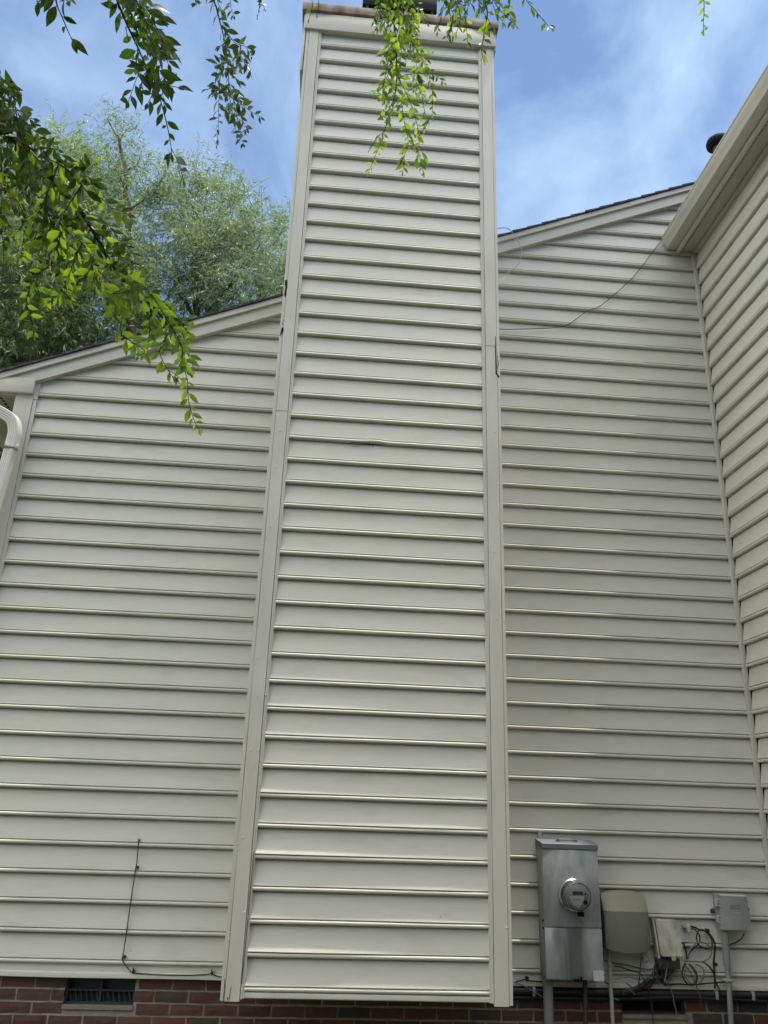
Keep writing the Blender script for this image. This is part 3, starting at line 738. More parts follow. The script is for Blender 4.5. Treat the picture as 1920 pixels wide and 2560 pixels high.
for z, a, b, h in ((-.0115,-.034,-.005,.004), (-.019,-.038,.010,.0045), (-.026,-.032,.006,.003), (-.052,-.020,.0,.003), (.038,-.028,-.020,.006), (.037,-.012,.0,.003), (.037,.016,.026,.005)):
    x = a; q = random.Random(int(z*9000)&255)
    while x < b:
        wd = q.uniform(.003, .008); box(bm, F.x+x, F.x+min(x+wd, b), F.y-.0035, F.y-.0024, F.z+z, F.z+z+h); x += wd+.002
from_bm('meter_print', bm, mat('grey_ink', (.16,.16,.18)), me_)
bm = bmesh.new(); bmesh.ops.create_cone(bm, cap_ends=True, segments=20, radius1=.014, radius2=.012, depth=.006, matrix=Matrix.Translation(F+Vector((.046,-.003,-.034)))@Matrix.Rotation(R(90),4,'X'))
from_bm('optical_port', bm, M_DARK, me_, smooth=30)
bm = bmesh.new(); bmesh.ops.create_cone(bm, cap_ends=True, segments=12, radius1=.006, radius2=.006, depth=.004, matrix=Matrix.Translation(F+Vector((.048,-.002,.016)))@Matrix.Rotation(R(90),4,'X'))
from_bm('button', bm, M_DARK, me_, smooth=30)
lathe('glass_dome', [(.084,.026),(.0835,.06),(.080,.100),(.078,.118),(.074,.126),(.068,.1285),(.060,.127),(.001,.127),(.001,.124),(.064,.1235),(.072,.119),(.076,.1),(.078,.06),(.078,.027)], MC, (0,-1,0), M_GLASS, me_, 40)
bm = bmesh.new(); box(bm, MC.x+.012, MC.x+.05, MC.y-.05, MC.y-.03, MC.z-.118, MC.z-.092, .003)
from_bm('seal_lock', bm, M_DARK, me_, smooth=30)
tube('seal_tag', [MC+Vector((.03,-.045,-.115)), MC+Vector((.034,-.055,-.14)), MC+Vector((.045,-.04,-.165))], .004, M_COND, me_, 6)

# ------------------------------------------------------------------ utility boxes
def grid_shell(name, fx, nu, nv, mat, parent, back_y, smooth=35):
    vs, fs = [], []
    for j in range(nv+1):
        for i in range(nu+1): vs.append(fx(i/nu, j/nv))
    for j in range(nv):
        for i in range(nu):
            a = j*(nu+1)+i; fs.append((a, a+1, a+nu+2, a+nu+1))
    ring = [i for i in range(nu+1)] + [j*(nu+1)+nu for j in range(1, nv+1)] + [nv*(nu+1)+i for i in range(nu-1, -1, -1)] + [j*(nu+1) for j in range(nv-1, 0, -1)]
    bk = []
    for q in ring: bk.append(len(vs)); vs.append(Vector((vs[q][0], back_y, vs[q][2])))
    for i in range(len(ring)): i2 = (i+1) % len(ring); fs.append((ring[i], bk[i], bk[i2], ring[i2]))
    fs.append(tuple(reversed(bk)))
    return from_py(name, vs, fs, mat, parent, smooth)
b2 = thing('utility_box', 'large olive utility box with arched tan top, right beside the meter', 'utility box', (1.93, -.02, .12))
X0, X1, ZB, ZT2, ZC = 1.798, 2.088, .150, .478, .362
def f_low(u, v):
    a = u*2-1; zb = ZB - .022*(1-a*a); z = zb+(ZC-zb)*v
    return Vector((X0+(X1-X0)*u, -.118-.032*(1-a*a*a*a)-.008*math.sin(math.pi*v), z))
def f_top(u, v):
    a = u*2-1; z1 = ZT2-.024*a*a; z = ZC+.0005+(z1-ZC)*v
    y0 = -.118-.032*(1-a*a*a*a)
    inset = .0
    return Vector((X0+(X1-X0)*u, y0*(1-v)+(-.070)*v, z))
grid_shell('lower_cover', f_low, 24, 12, M_OLIVE, b2, -.03, 30)
grid_shell('sloped_top', f_top, 24, 6, M_TANLID, b2, -.03, 30)
bm = bmesh.new(); box(bm, X0-.022, X0-.003, -.085, -.012, ZB-.004, ZT2-.03, .004)
for z in (.17, .27, .36, .43): box(bm, X0-.026, X0-.004, -.094, -.086, z, z+.03, .002)
from_bm('hinge_rail', bm, M_CONDD, b2, smooth=30)
bm = bmesh.new(); box(bm, X0-.004, X1+.003, -.029, -.015, ZB-.006, ZT2-.02, .003); from_bm('back_plate', bm, M_OLIVE, b2)
bm = bmesh.new()
for a, b, c, d in ((2.0,2.072,.262,.2635),(2.0,2.0015,.215,.262)): box(bm, a, b, -.1445, -.140, c, d)
from_bm('moulded_mark', bm, M_CONDD, b2)
tube('conduit', [(1.836, -.06, .14), (1.836, -.06, -.66)], .0118, M_PVC, b2, 12, 2)
tube('cable_entry', [(2.06, -.06, .15), (2.062, -.062, .11), (2.075, -.075, .075)], .019, M_OLDW, b2, 12)

b3 = thing('utility_box', 'small weathered off-white utility box leaning out above tangled cables', 'utility box', (2.2, -.02, .1))
P_ = [at(1640, 2298.5, -.062), at(1692, 2301, -.062), at(1713.5, 2394, -.135), at(1656, 2393, -.135)]
bm = bmesh.new()
fr = [bm.verts.new(p) for p in P_]; bkp = [bm.verts.new((p.x-.006, -.022, p.z+dz)) for p, dz in zip(P_, (.004, .004, .03, .03))]
bm.faces.new(fr); bm.faces.new(list(reversed(bkp)))
for i in range(4): bm.faces.new((fr[i], bkp[i], bkp[(i+1) % 4], fr[(i+1) % 4]))
bmesh.ops.bevel(bm, geom=list(bm.edges), offset=.006, segments=3, affect='EDGES')
from_bm('cover', bm, M_OLDW, b3, smooth=40)
bm = bmesh.new(); q0, q3 = P_[0], P_[3]
fr = [bm.verts.new(p) for p in (q0+Vector((-.020,.012,.002)), q0+Vector((-.008,.012,.002)), q3+Vector((-.010,.012,-.006)), q3+Vector((-.018,.012,-.012)))]
f = bm.faces.new(fr); ex = bmesh.ops.extrude_face_region(bm, geom=[f]); bmesh.ops.translate(bm, verts=[v for v in ex['geom'] if isinstance(v, bmesh.types.BMVert)], vec=(0, .05, .004))
from_bm('side_flange', bm, M_OLDW, b3)
bm = bmesh.new(); pm = P_[2].lerp(P_[3], .5)+Vector((0, .004, -.006)); bmesh.ops.create_cone(bm, cap_ends=True, segments=20, radius1=.014, radius2=.014, depth=.008, matrix=Matrix.Translation(pm)@Matrix.Rotation(R(90),4,'X'))
from_bm('screw_tab', bm, M_OLDW, b3, smooth=30)
bm = bmesh.new(); box(bm, 2.145, 2.285, -.085, -.022, .035, .094, .004); box(bm, 2.19, 2.212, -.094, -.086, .042, .075, .003)
from_bm('terminal_block', bm, M_CONDD, b3, smooth=30)

b4 = thing('utility_box', 'square grey utility box with curved lid, nearest the wall corner', 'utility box', (2.66, -.02, .25))
Q = [at(1800, 2239.5, -.075), at(1867, 2242, -.075), at(1879, 2324, -.088), at(1802.5, 2323.5, -.088)]
def f_b4(u, v):
    top = Q[0].lerp(Q[1], u); bot = Q[3].lerp(Q[2], u); p = bot.lerp(top, v)
    return p + Vector((0, -.020*math.sin(math.pi*u), .0))
grid_shell('lid', f_b4, 16, 6, M_GREYP, b4, -.045, 30)
def f_b4t(u, v):
    p = Q[0].lerp(Q[1], u); f = p + Vector((0, -.020*math.sin(math.pi*u), .0012)); b = p + Vector((0, .045, .012)); return f.lerp(b, v)
vs, fs = [], []
for j in range(3):
    for i in range(17): vs.append(f_b4t(i/16, j/2))
for j in range(2):
    for i in range(16): a = j*17+i; fs.append((a, a+1, a+18, a+17))
from_py('lid_top', vs, fs, M_GREYL, b4, 30)
bm = bmesh.new(); box(bm, Q[0].x-.022, Q[1].x+.008, -.044, -.014, Q[3].z+.004, Q[0].z+.014, .003); from_bm('base', bm, M_GREYP, b4, smooth=30)
for i in range(2):
    bm = bmesh.new(); zc = Q[0].z - .062 - i*.095
    for k in range(3): box(bm, Q[0].x-.030, Q[0].x-.002, -.082, -.045, zc+k*.018, zc+k*.018+.005)
    for xx in (-.026, -.012): box(bm, Q[0].x+xx, Q[0].x+xx+.003, -.080, -.046, zc, zc+.036)
    from_bm('hinge', bm, M_GREYL, b4)
c_ = f_b4(.5, .6)
bm = bmesh.new(); box(bm, c_.x-.036, c_.x+.030, c_.y-.0012, c_.y+.002, c_.z+.024, c_.z+.027)
for x in (-.034, -.026, -.014, -.004, .008, .018): box(bm, c_.x+x, c_.x+x+.007, c_.y-.001, c_.y+.002, c_.z+.004+(.002 if x in (-.026,.008) else 0), c_.z+.013)
from_bm('embossed_mark', bm, mat('embossed_grey', (.15,.16,.155)), b4)
bm = bmesh.new(); box(bm, c_.x-.032, c_.x+.034, c_.y-.0012, c_.y+.002, c_.z-.018, c_.z-.0165); from_bm('embossed_edge', bm, M_GREYL, b4)
bm = bmesh.new(); box(bm, Q[1].x+.008, Q[1].x+.028, -.04, -.018, .372, .392, .004); from_bm('mounting_ear', bm, M_CONDD, b4, smooth=30)
bm = bmesh.new(); box(bm, Q[0].x-.050, Q[0].x-.023, -.03, -.016, .355, .382, .004)
from_bm('mounting_ear', bm, M_CONDD, b4, smooth=30)
cp = [at(1813, 2345, -.055), at(1816, 2400, -.055)]
tube('conduit', [at(1812, 2328, -.05), at(1815, 2372, -.05), at(1818, 2415, -.05)], .0215, M_COND, b4, 14)
tube('conduit', [at(1818, 2414, -.052), at(1822, 2455, -.052), at(1828, 2560, -.052), at(1834, 2640, -.052)], .0165, M_COND, b4, 12)
bm = bmesh.new(); p = at(1821, 2449, -.055); box(bm, p.x-.03, p.x+.026, -.076, -.03, p.z-.010, p.z+.004, .002); from_bm('strap', bm, M_GALV, b4)

# ------------------------------------------------------------------ cables
def cable(pix, s, ox, oy, y, r, mat, label, name='cable', parent=None, group=None, ys=None, cat='cable'):
    pts = [at(ox+a/s, oy+b/s, (ys[i] if ys else y)) for i, (a, b) in enumerate(pix)]
    o = tube(name, pts, r, mat, parent, 7, 7)
    if parent is None: tag(o, label, cat, group)
    return o
# left wall wire with clips
lw = thing('wall_cable', 'thin black cable stapled down the left siding towards the vent', 'cable', (-1.17, -.02, 0.03))
cable([(898,372),(895,420),(888,500),(880,545),(868,620),(845,780),(820,960),(800,1090),(793,1130),(800,1155),(830,1195),(857,1222),(880,1226),(1050,1236),(1200,1239),(1300,1236),(1370,1230),(1400,1242),(1440,1252)], 2.592, 0, 1960, -.024, .0033, M_BLKC, '', 'cable_run', lw)
for a, b in ((888,540),(803,1120),(862,1212),(1370,1226)):
    p = at(a/2.592, 1960+b/2.592, -.024); bm = bmesh.new()
    box(bm, p.x-.004, p.x+.011, -.034, -.012, p.z-.006, p.z+.008, .002)
    if a in (862, 1370): box(bm, p.x-.003, p.x+.003, -.030, -.014, p.z, p.z+.018, .001)
    from_bm('cable_clip', bm, M_BLKC, lw)
p = at(901/2.592, 1960+362/2.592, -.02); bm = bmesh.new(); bmesh.ops.create_uvsphere(bm, u_segments=10, v_segments=8, radius=.009, matrix=Matrix.Translation(p)); from_bm('wall_bushing', bm, M_GRYC, lw, smooth=60)
# wires on the right gable
s8_ = 2.3042
cable([(100,1112),(180,1113),(300,1110),(430,1104),(500,1090),(560,1050),(620,1008),(690,980),(760,925),(850,845),(920,768),(975,695),(1020,635),(1042,610)], s8_, 1200, 340, -.03, .0032, M_BLKC, 'thin black wire swagging from the gutter end down to the chimney', 'cable')
cable([(60,540),(110,531),(160,533),(205,578),(235,640),(238,690),(215,745),(160,790),(100,815),(60,826)], s8_, 1200, 340, -.10, .0036, M_WHTC, 'loose white wire looping out beside the chimney under the rake', 'cable')
cable([(180,1975),(185,2010),(215,2070),(262,2100),(330,2095),(420,2080),(500,2085),(530,2110),(556,2170),(575,2212)], 4.4237, 1620, 160, -.034, .0042, M_WHTC, 'pale cable drooping under the gutter end into the wall corner', 'cable')
# lower right tangle (pixels of a 1660,2290 crop)
sT, oX, oY = 8.295, 1660, 2290
T = lambda pix, y, r, m, l, **k: cable(pix, sT, oX, oY, y, r, m, l, **k)
T([(540,215),(640,235),(720,280),(800,290),(900,340),(985,430),(1040,540),(1060,650),(1045,820),(1030,960),(1035,1100),(1050,1250),(1055,1380),(1050,1500)], -.04, .0062, M_BLKC, 'thick black cable arching right and dropping straight to the bricks')
T([(545,265),(630,275),(690,320),(740,300),(850,310),(930,390),(985,480),(1000,580),(985,650),(930,680),(830,670),(750,630),(700,560),(675,470),(690,360),(705,345),(740,420),(740,520),(700,600),(600,680),(530,770),(500,860)], -.055, .0048, M_BLKC, 'black cable looped below the wall bracket between the two small boxes')
T([(500,900),(520,760),(600,620),(690,555),(770,540),(870,570),(950,650),(985,740),(960,840),(890,910),(800,945),(650,945),(420,935)], -.07, .0045, M_GRYC, 'grey cable making a round loop beside the white box')
T([(790,950),(880,1000),(970,1090),(1030,1200),(1060,1320),(1100,1430),(1160,1530),(1200,1650),(1230,1760)], -.045, .005, M_BLKC, 'black cable curving down across the vertical one to the bricks')
T([(370,545),(420,600),(450,700),(470,820),(480,900)], -.06, .0055, M_BLKC, 'short black cable along the right side of the white box')
T([(450,980),(400,1080),(375,1180),(400,1290),(470,1390),(560,1430),(650,1400),(685,1300),(670,1190),(600,1070),(520,990)], -.065, .0052, M_BLKC, 'black cable coil hanging under the white box')
T([(520,1000),(600,1120),(650,1230),(640,1340),(590,1400),(520,1370),(450,1270),(420,1170),(450,1090)], -.075, .0042, M_GRYC, 'grey inner cable coil hanging under the white box')
T([(430,1050),(500,1090),(560,1180),(600,1280),(640,1380),(680,1480),(720,1580),(760,1700)], -.082, .0033, M_ORGC, 'thin orange wire trailing from the coil down over the bricks')
T([(640,1010),(730,1030),(800,1090),(830,1180),(825,1270),(780,1350),(730,1400)], -.05, .0042, M_GRYC, 'grey cable half loop right of the hanging coil')
T([(100,1420),(300,1410),(480,1420),(700,1415),(900,1395),(1100,1380),(1290,1365)], -.035, .0045, M_BLKC, 'black cable lying along the bottom siding trim to the grey conduit')
T([(1660,360),(1640,420),(1580,490),(1480,550),(1380,590),(1310,630)], -.04, .004, M_BLKC, 'short black cable from the grey box into its conduit')
T([(1335,1100),(1400,1112),(1420,1095)], -.07, .002, M_GRYC, 'bit of thin wire sticking out of the grey conduit')
T([(660,1420),(700,1520),(735,1640),(760,1750),(770,1900)], -.05, .0026, M_REDC, 'thin red wire hanging in front of the bricks')
bk = thing('wall_bracket', 'little pale ground clamp with black cables plugged in', 'bracket', (2.38, -.02, .3))
p = at(oX+515/sT, oY+245/sT, -.06); bm = bmesh.new(); box(bm, p.x-.012, p.x+.010, -.065, -.04, p.z-.022, p.z+.024, .003); from_bm('clamp_body', bm, M_GREYL, bk, smooth=30)
bm = bmesh.new(); box(bm, p.x-.026, p.x-.012, -.055, -.012, p.z-.004, p.z+.012, .003); box(bm, p.x-.01, p.x+.004, -.04, -.012, p.z-.02, p.z+.03, .002); from_bm('clamp_screw', bm, M_GALV, bk, smooth=30)
for a, b in ((895,300), (1058,1000)):
    p = at(oX+a/sT, oY+b/sT, -.035); bm = bmesh.new(); box(bm, p.x-.006, p.x+.010, -.05, -.012, p.z-.010, p.z+.010, .002)
    tag(from_bm('cable_clip', bm, M_BLKC), 'black clip holding the arched cable, ' + ('upper one at the bend' if b < 500 else 'lower one on the straight drop'), 'clip', 'black cable clips right of the white box')
# crop 1480,2380 s 6.9125
sU = 6.9125
U = lambda pix, y, r, m, l, **k: cable(pix, sU, 1480, 2380, y, r, m, l, **k)
U([(200,140),(400,195),(600,225),(800,275),(950,300),(1080,290)], -.05, .004, M_CONDD, 'dark cable sagging under the olive box to the terminal block')
U([(400,250),(500,260),(620,305),(760,345),(830,370),(880,440),(930,560),(990,700),(1020,830)], -.06, .0036, M_BLKC, 'black cable running under the olive box and over the right vent')
U([(860,80),(840,200),(830,330),(815,500),(800,620)], -.06, .0036, M_BLKC, 'short black cable hanging straight from the olive box')
U([(400,470),(520,445),(660,440),(820,470),(1000,440),(1100,400)], -.045, .0028, M_GRYC, 'thin grey wire between the pvc pipe and the terminal block')
U([(800,370),(830,420),(900,425),(970,430),(1050,455)], -.08, .0024, M_GRNC, 'pale green wire end poking out under the olive box')
U([(280,590),(295,680),(320,780),(340,830),(330,770),(370,800),(430,815),(460,840)], -.06, .0026, M_GRNC, 'frayed green ground wire by the tan pvc pipe')
U([(200,480),(240,530),(290,560),(330,600)], -.05, .0045, M_BLKC, 'short black cable beneath the pale sticker on the meter box')
U([(360,515),(420,540),(490,600),(430,570),(380,560)], -.07, .002, M_WHTC, 'thin white wire end behind the tan pvc pipe')
U([(600,540),(650,580),(690,615)], -.05, .003, M_BLKC, 'stub of black cable under the siding trim near the vent')
U([(650,650),(690,690),(750,735)], -.06, .003, M_GRYC, 'grey wire stub in front of the black cable bundle')
U([(1330,560),(1370,660),(1400,760),(1420,880),(1450,1000),(1480,1150),(1500,1250)], -.05, .003, M_GRYC, 'thin grey wire hanging over the right side of the vent opening')
U([(1010,700),(1020,860),(1030,1000),(1050,1150),(1060,1260)], -.05, .003, M_BLKC, 'black wire hanging over the middle of the vent opening')
# bundle under the siding
bu = thing('pipe_bundle', 'black pipe and cable bundle strapped along under the right siding', 'pipe', (2.0, -.01, -.11))
tube('pipe', [(1.06, -.012, -.112), (1.5, -.012, -.115), (2.0, -.014, -.112), (2.99, -.012, -.112)], .022, M_BLKC, bu, 12)
tube('pipe', [(1.06, -.004, -.152), (1.4, -.004, -.150), (1.9, -.006, -.147), (2.3, -.02, -.13), (2.99, -.004, -.148)], .014, M_BLKC, bu, 10)
for x in (1.345, 2.52, 2.76):
    bm = bmesh.new(); box(bm, x, x+.018, -.038, .016, -.138, -.088, .003); from_bm('strap', bm, M_GALV, bu, smooth=30)
U([(1090,350),(1060,420),(980,490),(900,560),(780,630),(640,680),(500,710)], -.045, .016, M_BLKC, 'thick black cable sweeping from the terminal block to the pipe bundle')
U([(1130,300),(1120,400),(1080,480),(1010,560),(960,640)], -.05, .010, M_BLKC, 'black cable dropping from the terminal block towards the vent')
U([(1250,250),(1260,330),(1220,420),(1200,480),(1260,560),(1330,540)], -.06, .008, M_BLKC, 'black cable loop bulging under the terminal block')
U([(1180,280),(1200,360),(1280,420),(1340,340),(1330,260)], -.07, .006, M_BLKC, 'tight black cable loop directly under the terminal block')
kn = thing('cable_tangle', 'dark knot of short black cables packed under the off-white box', 'cables', at(1660, 2430, -.06))
rk_ = random.Random(31)
for i in range(14):
    x0, x1 = rk_.uniform(1090, 1390), rk_.uniform(1090, 1420); y1 = rk_.uniform(380, 560); ys_ = rk_.uniform(-.085, -.045)
    pts_ = [(x0, 190+rk_.uniform(0, 40)), (x0+rk_.uniform(-40, 40), 300), ((x0+x1)/2+rk_.uniform(-60, 60), y1), (x1, y1-rk_.uniform(20, 120)), (x1+rk_.uniform(-50, 50), 240)]
    tube('cable', [at(1480+a/sU, 2380+b/sU, ys_+rk_.uniform(-.01, .01)) for a, b in pts_], rk_.uniform(.003, .0055), M_BLKC if i % 4 else M_GRYC, kn, 6, 6)
cable([(140,235),(230,205),(330,185),(380,195),(480,208),(600,215),(690,218)], 6.381, 1260, 2420, -.028, .0036, M_BLKC, 'thin black cable clipped to the siding between chimney and meter box')
cable([(145,245),(230,255),(330,290),(430,350),(530,410),(640,480)], 6.381, 1260, 2420, -.05, .0038, M_GRYC, 'grey cable slanting down from the chimney corner behind the meter conduit')
p = at(1260+370/6.381, 2420+175/6.381, -.03); bm = bmesh.new(); box(bm, p.x-.008, p.x+.008, -.040, -.008, p.z-.008, p.z+.014, .002)
tag(from_bm('cable_clip', bm, M_BLKC), 'black cable clip on the siding beside the lower chimney corner', 'clip')

# ------------------------------------------------------------------ foliage
def leaf(vs, fs, base, d, nrm, L, W, curl):
    d = d.normalized(); s = d.cross(nrm).normalized(); n = s.cross(d)
    b0 = len(vs); prof = ((0, .06), (.12, .52), (.32, .95), (.52, 1.0), (.72, .70), (.88, .30))
    for t, wd in prof:
        c = base + d*(L*t) - n*(curl*L*t*t)
        e = s*(W*.5*wd); up = n*(W*.16*wd)
        vs.append(c - e + up); vs.append(c); vs.append(c + e + up)
    vs.append(base + d*L - n*(curl*L))
    for i in range(len(prof)-1):
        a = b0+i*3; fs.append((a, a+1, a+4, a+3)); fs.append((a+1, a+2, a+5, a+4))
    a = b0+(len(prof)-1)*3; t = len(vs)-1
    fs.append((a, a+1, t)); fs.append((a+1, a+2, t))
def rv(r, s=1.0): return Vector((r.uniform(-s, s), r.uniform(-s, s), r.uniform(-s, s)))
EXT = []
def branch(label, twigs, s, ox, oy, dist, L, leafmat, name='hanging_branch', r0=.004, dens=1.0, spawn=0.0, seed=1, jit=.18, ext=0.7, group=None, size_end=.6, z_lit=None):
    """twigs: lists of crop pixels, first one the main stem; every twig carries alternate leaves in two rows"""
    r = random.Random(seed); tv, tf, lv, lf = [], [], [], []; lit_v, lit_f = [], []
    main3 = None; jobs = []
    for i, tw in enumerate(twigs):
        opts = {}
        if isinstance(tw, tuple): tw, opts = tw
        dd = dist + (0 if i == 0 else r.uniform(-jit, jit))
        P = [atd(ox+a/s, oy+b/s, dd + (r.uniform(-.04, .04) if j else 0)) for j, (a, b) in enumerate(tw)]
        if i and main3 and not opts.get('free'):
            # root the twig on the nearest point of what is already there, unless it starts outside the frame
            if oy+tw[0][1]/s > 5 and ox+tw[0][0]/s > 5:
                q = min(main3, key=lambda m: (m-P[0]).length)
                if (q-P[0]).length < .35: P[0] = q
        if oy+tw[0][1]/s < 0 or ox+tw[0][0]/s < 0:
            dirn = (P[0]-P[1]).normalized(); up = Vector((-.25, -.25, 1)).normalized()
            EXT.append(P[0]+(dirn*.25+up*.75).normalized()*ext*1.3)
            P = [P[0]+(dirn*.25+up*.75).normalized()*ext*1.3, P[0]+(dirn*.6+up*.4).normalized()*ext*.5] + P
        pts = spline(P, 8)
        rr0 = opts.get('r', r0 if i == 0 else .0015); re = opts.get('re', .0008)
        n = len(pts); tube_data(pts, [rr0+(re-rr0)*(k/(n-1))**.8 for k in range(n)], 6, True, tv, tf)
        main3 = (main3 or []) + pts
        jobs.append((pts, opts.get('bare', 0.0), opts.get('spawn', spawn), opts.get('stop', 1.0)))
    def row(pts, bare, sp, stop, depth=0):
        tot = [0.0]
        for a, b in zip(pts, pts[1:]): tot.append(tot[-1]+(b-a).length)
        ln = tot[-1]; step = L*.50/dens; x = max(bare*ln, step*.4); side = r.choice((-1, 1))
        pn = (Vector((0, -.75, -.35)) + rv(r, .55)).normalized()
        while x < ln*stop:
            k = max(i for i in range(len(tot)) if tot[i] <= x); k = min(k, len(pts)-2)
            a, b = pts[k], pts[k+1]; p = a.lerp(b, (x-tot[k])/max(1e-6, tot[k+1]-tot[k])); t = (b-a).normalized()
            nn = (pn + rv(r, .45)).normalized(); sd = t.cross(nn).normalized()*side
            d = (t*r.uniform(.35, .75) + sd*r.uniform(.6, 1.0) + Vector((0, 0, -r.uniform(.1, .55))) + rv(r, .18)).normalized()
            f = 1-(1-size_end)*(x/ln)**2.5
            if sp and depth == 0 and r.random() < sp:
                l2 = L*r.uniform(1.3, 2.3); q = [p, p+d*l2*.5+Vector((0, 0, -.05*l2)), p+d*l2*.9+Vector((0, 0, -.28*l2))]
                q = spline(q, 4); tube_data(q, .0009, 4, True, tv, tf); row(q, .1, 0, 1.0, 1)
            else:
                l_ = L*f*r.uniform(.6, 1.25)
                pb = p + d*(.1*l_); tube_data([p, pb], .0006, 3, False, tv, tf)
                is_lit = z_lit is not None and p.z + r.uniform(-.12, .12) < z_lit
                leaf(lit_v if is_lit else lv, lit_f if is_lit else lf, pb, d, nn, l_, l_*r.uniform(.34, .46), r.uniform(-.12, .42))
            x += step*r.uniform(.75, 1.25); side = -side
        # terminal leaf
        is_lit = z_lit is not None and pts[-1].z < z_lit
        if stop >= 1: leaf(lit_v if is_lit else lv, lit_f if is_lit else lf, pts[-1], (pts[-1]-pts[-2]).normalized()+Vector((0,0,-.2)), pn, L*size_end*.8, L*size_end*.34, .1)
    for j in jobs: row(*j)
    e = thing(name, label, 'branch', pts and jobs[0][0][0], group)
    from_py('twig', tv, tf, M_TWIG, e, 60)
    from_py('foliage', lv, lf, leafmat, e, 60)
    if lit_f: from_py('sunlit_foliage', lit_v, lit_f, M_LEAF, e, 60)  # leaves below the height split: sunlit look comes from the brighter leaf colour
    return e
G = 'branches hanging into the picture from an overhead tree'
branch('single shoot of big dark leaves at the far upper left against the sky', [[(350,-70),(362,-10),(372,40),(402,110),(440,200),(468,262)], [(340,-70),(290,-20),(250,10)], [(380,-60),(410,-20),(440,10)]],
       2.592, 0, 0, 2.05, .054, M_LEAFD, r0=.0022, dens=.95, seed=3, jit=.03, group=G)
branch('dense dark green hanging branch with a long leafy tip left of the chimney', [
    [(140,-70),(180,60),(260,250),(350,440),(420,600),(500,740),(550,900),(600,1080),(640,1260),(662,1420)],
    [(240,-70),(350,120),(430,300),(500,450),(560,600),(590,720)], [(300,-60),(440,160),(540,330),(590,470),(630,590)], [(280,-60),(400,150),(470,330),(520,560),(510,660)],
    [(200,-60),(300,140),(360,280),(420,420)], [(330,-60),(480,180),(520,300)], [(220,-60),(330,220),(440,400),(480,600)], [(260,-60),(420,240),(560,420),(570,560)],
    [(500,770),(580,790),(640,790),(720,805)], [(360,440),(340,540),(330,640)], [(430,620),(400,700),(380,780)], [(300,-50),(380,30),(400,70)]],
    3.687, 250, 0, 2.2, .043, M_LEAFD, r0=.0036, dens=1.3, spawn=.08, seed=11, jit=.12, group=G)
branch('airy hanging branch of small leaves in the sky just left of the chimney', [
    [(1030,-70),(1070,60),(1100,180),(1150,380),(1180,600),(1190,850),(1225,1050),(1260,1240)],
    [(1060,-70),(1110,80),(1130,200),(1150,300)], [(1150,250),(1240,390),(1340,430),(1390,520)], [(1250,400),(1300,520),(1370,610),(1395,700)], [(1180,500),(1110,700),(1095,950),(1090,1150),(1078,1330)],
    [(1170,560),(1110,590),(1070,605)], [(1120,800),(1060,840),(1020,880)], [(1195,850),(1290,950),(1380,1020),(1480,1080)], [(1215,950),(1300,1080),(1355,1190)],
    [(1240,1150),(1290,1240),(1325,1330)], [(1180,620),(1230,700),(1290,760)], [(1180,500),(1240,560),(1290,640)], [(1190,800),(1240,960),(1240,1130)],
    [(1190,-70),(1205,60),(1235,150)], [(860,-70),(880,0),(885,30)], [(1170,400),(1120,420),(1100,440)], [(1225,1050),(1270,1090),(1310,1120)]],
    3.687, 250, 0, 3.4, .042, M_LEAFD, r0=.004, dens=1.15, spawn=.03, seed=21, jit=.12, group=G)
branch('sparse twig tip with a few reddish buds at the top between two branches', [[(1490,-70),(1480,0),(1465,80),(1452,160)], [(1475,20),(1500,50),(1520,90)]],
       3.687, 250, 0, 3.3, .028, M_LEAFD, r0=.0018, dens=.7, seed=5, jit=.03, size_end=.4, group=G)
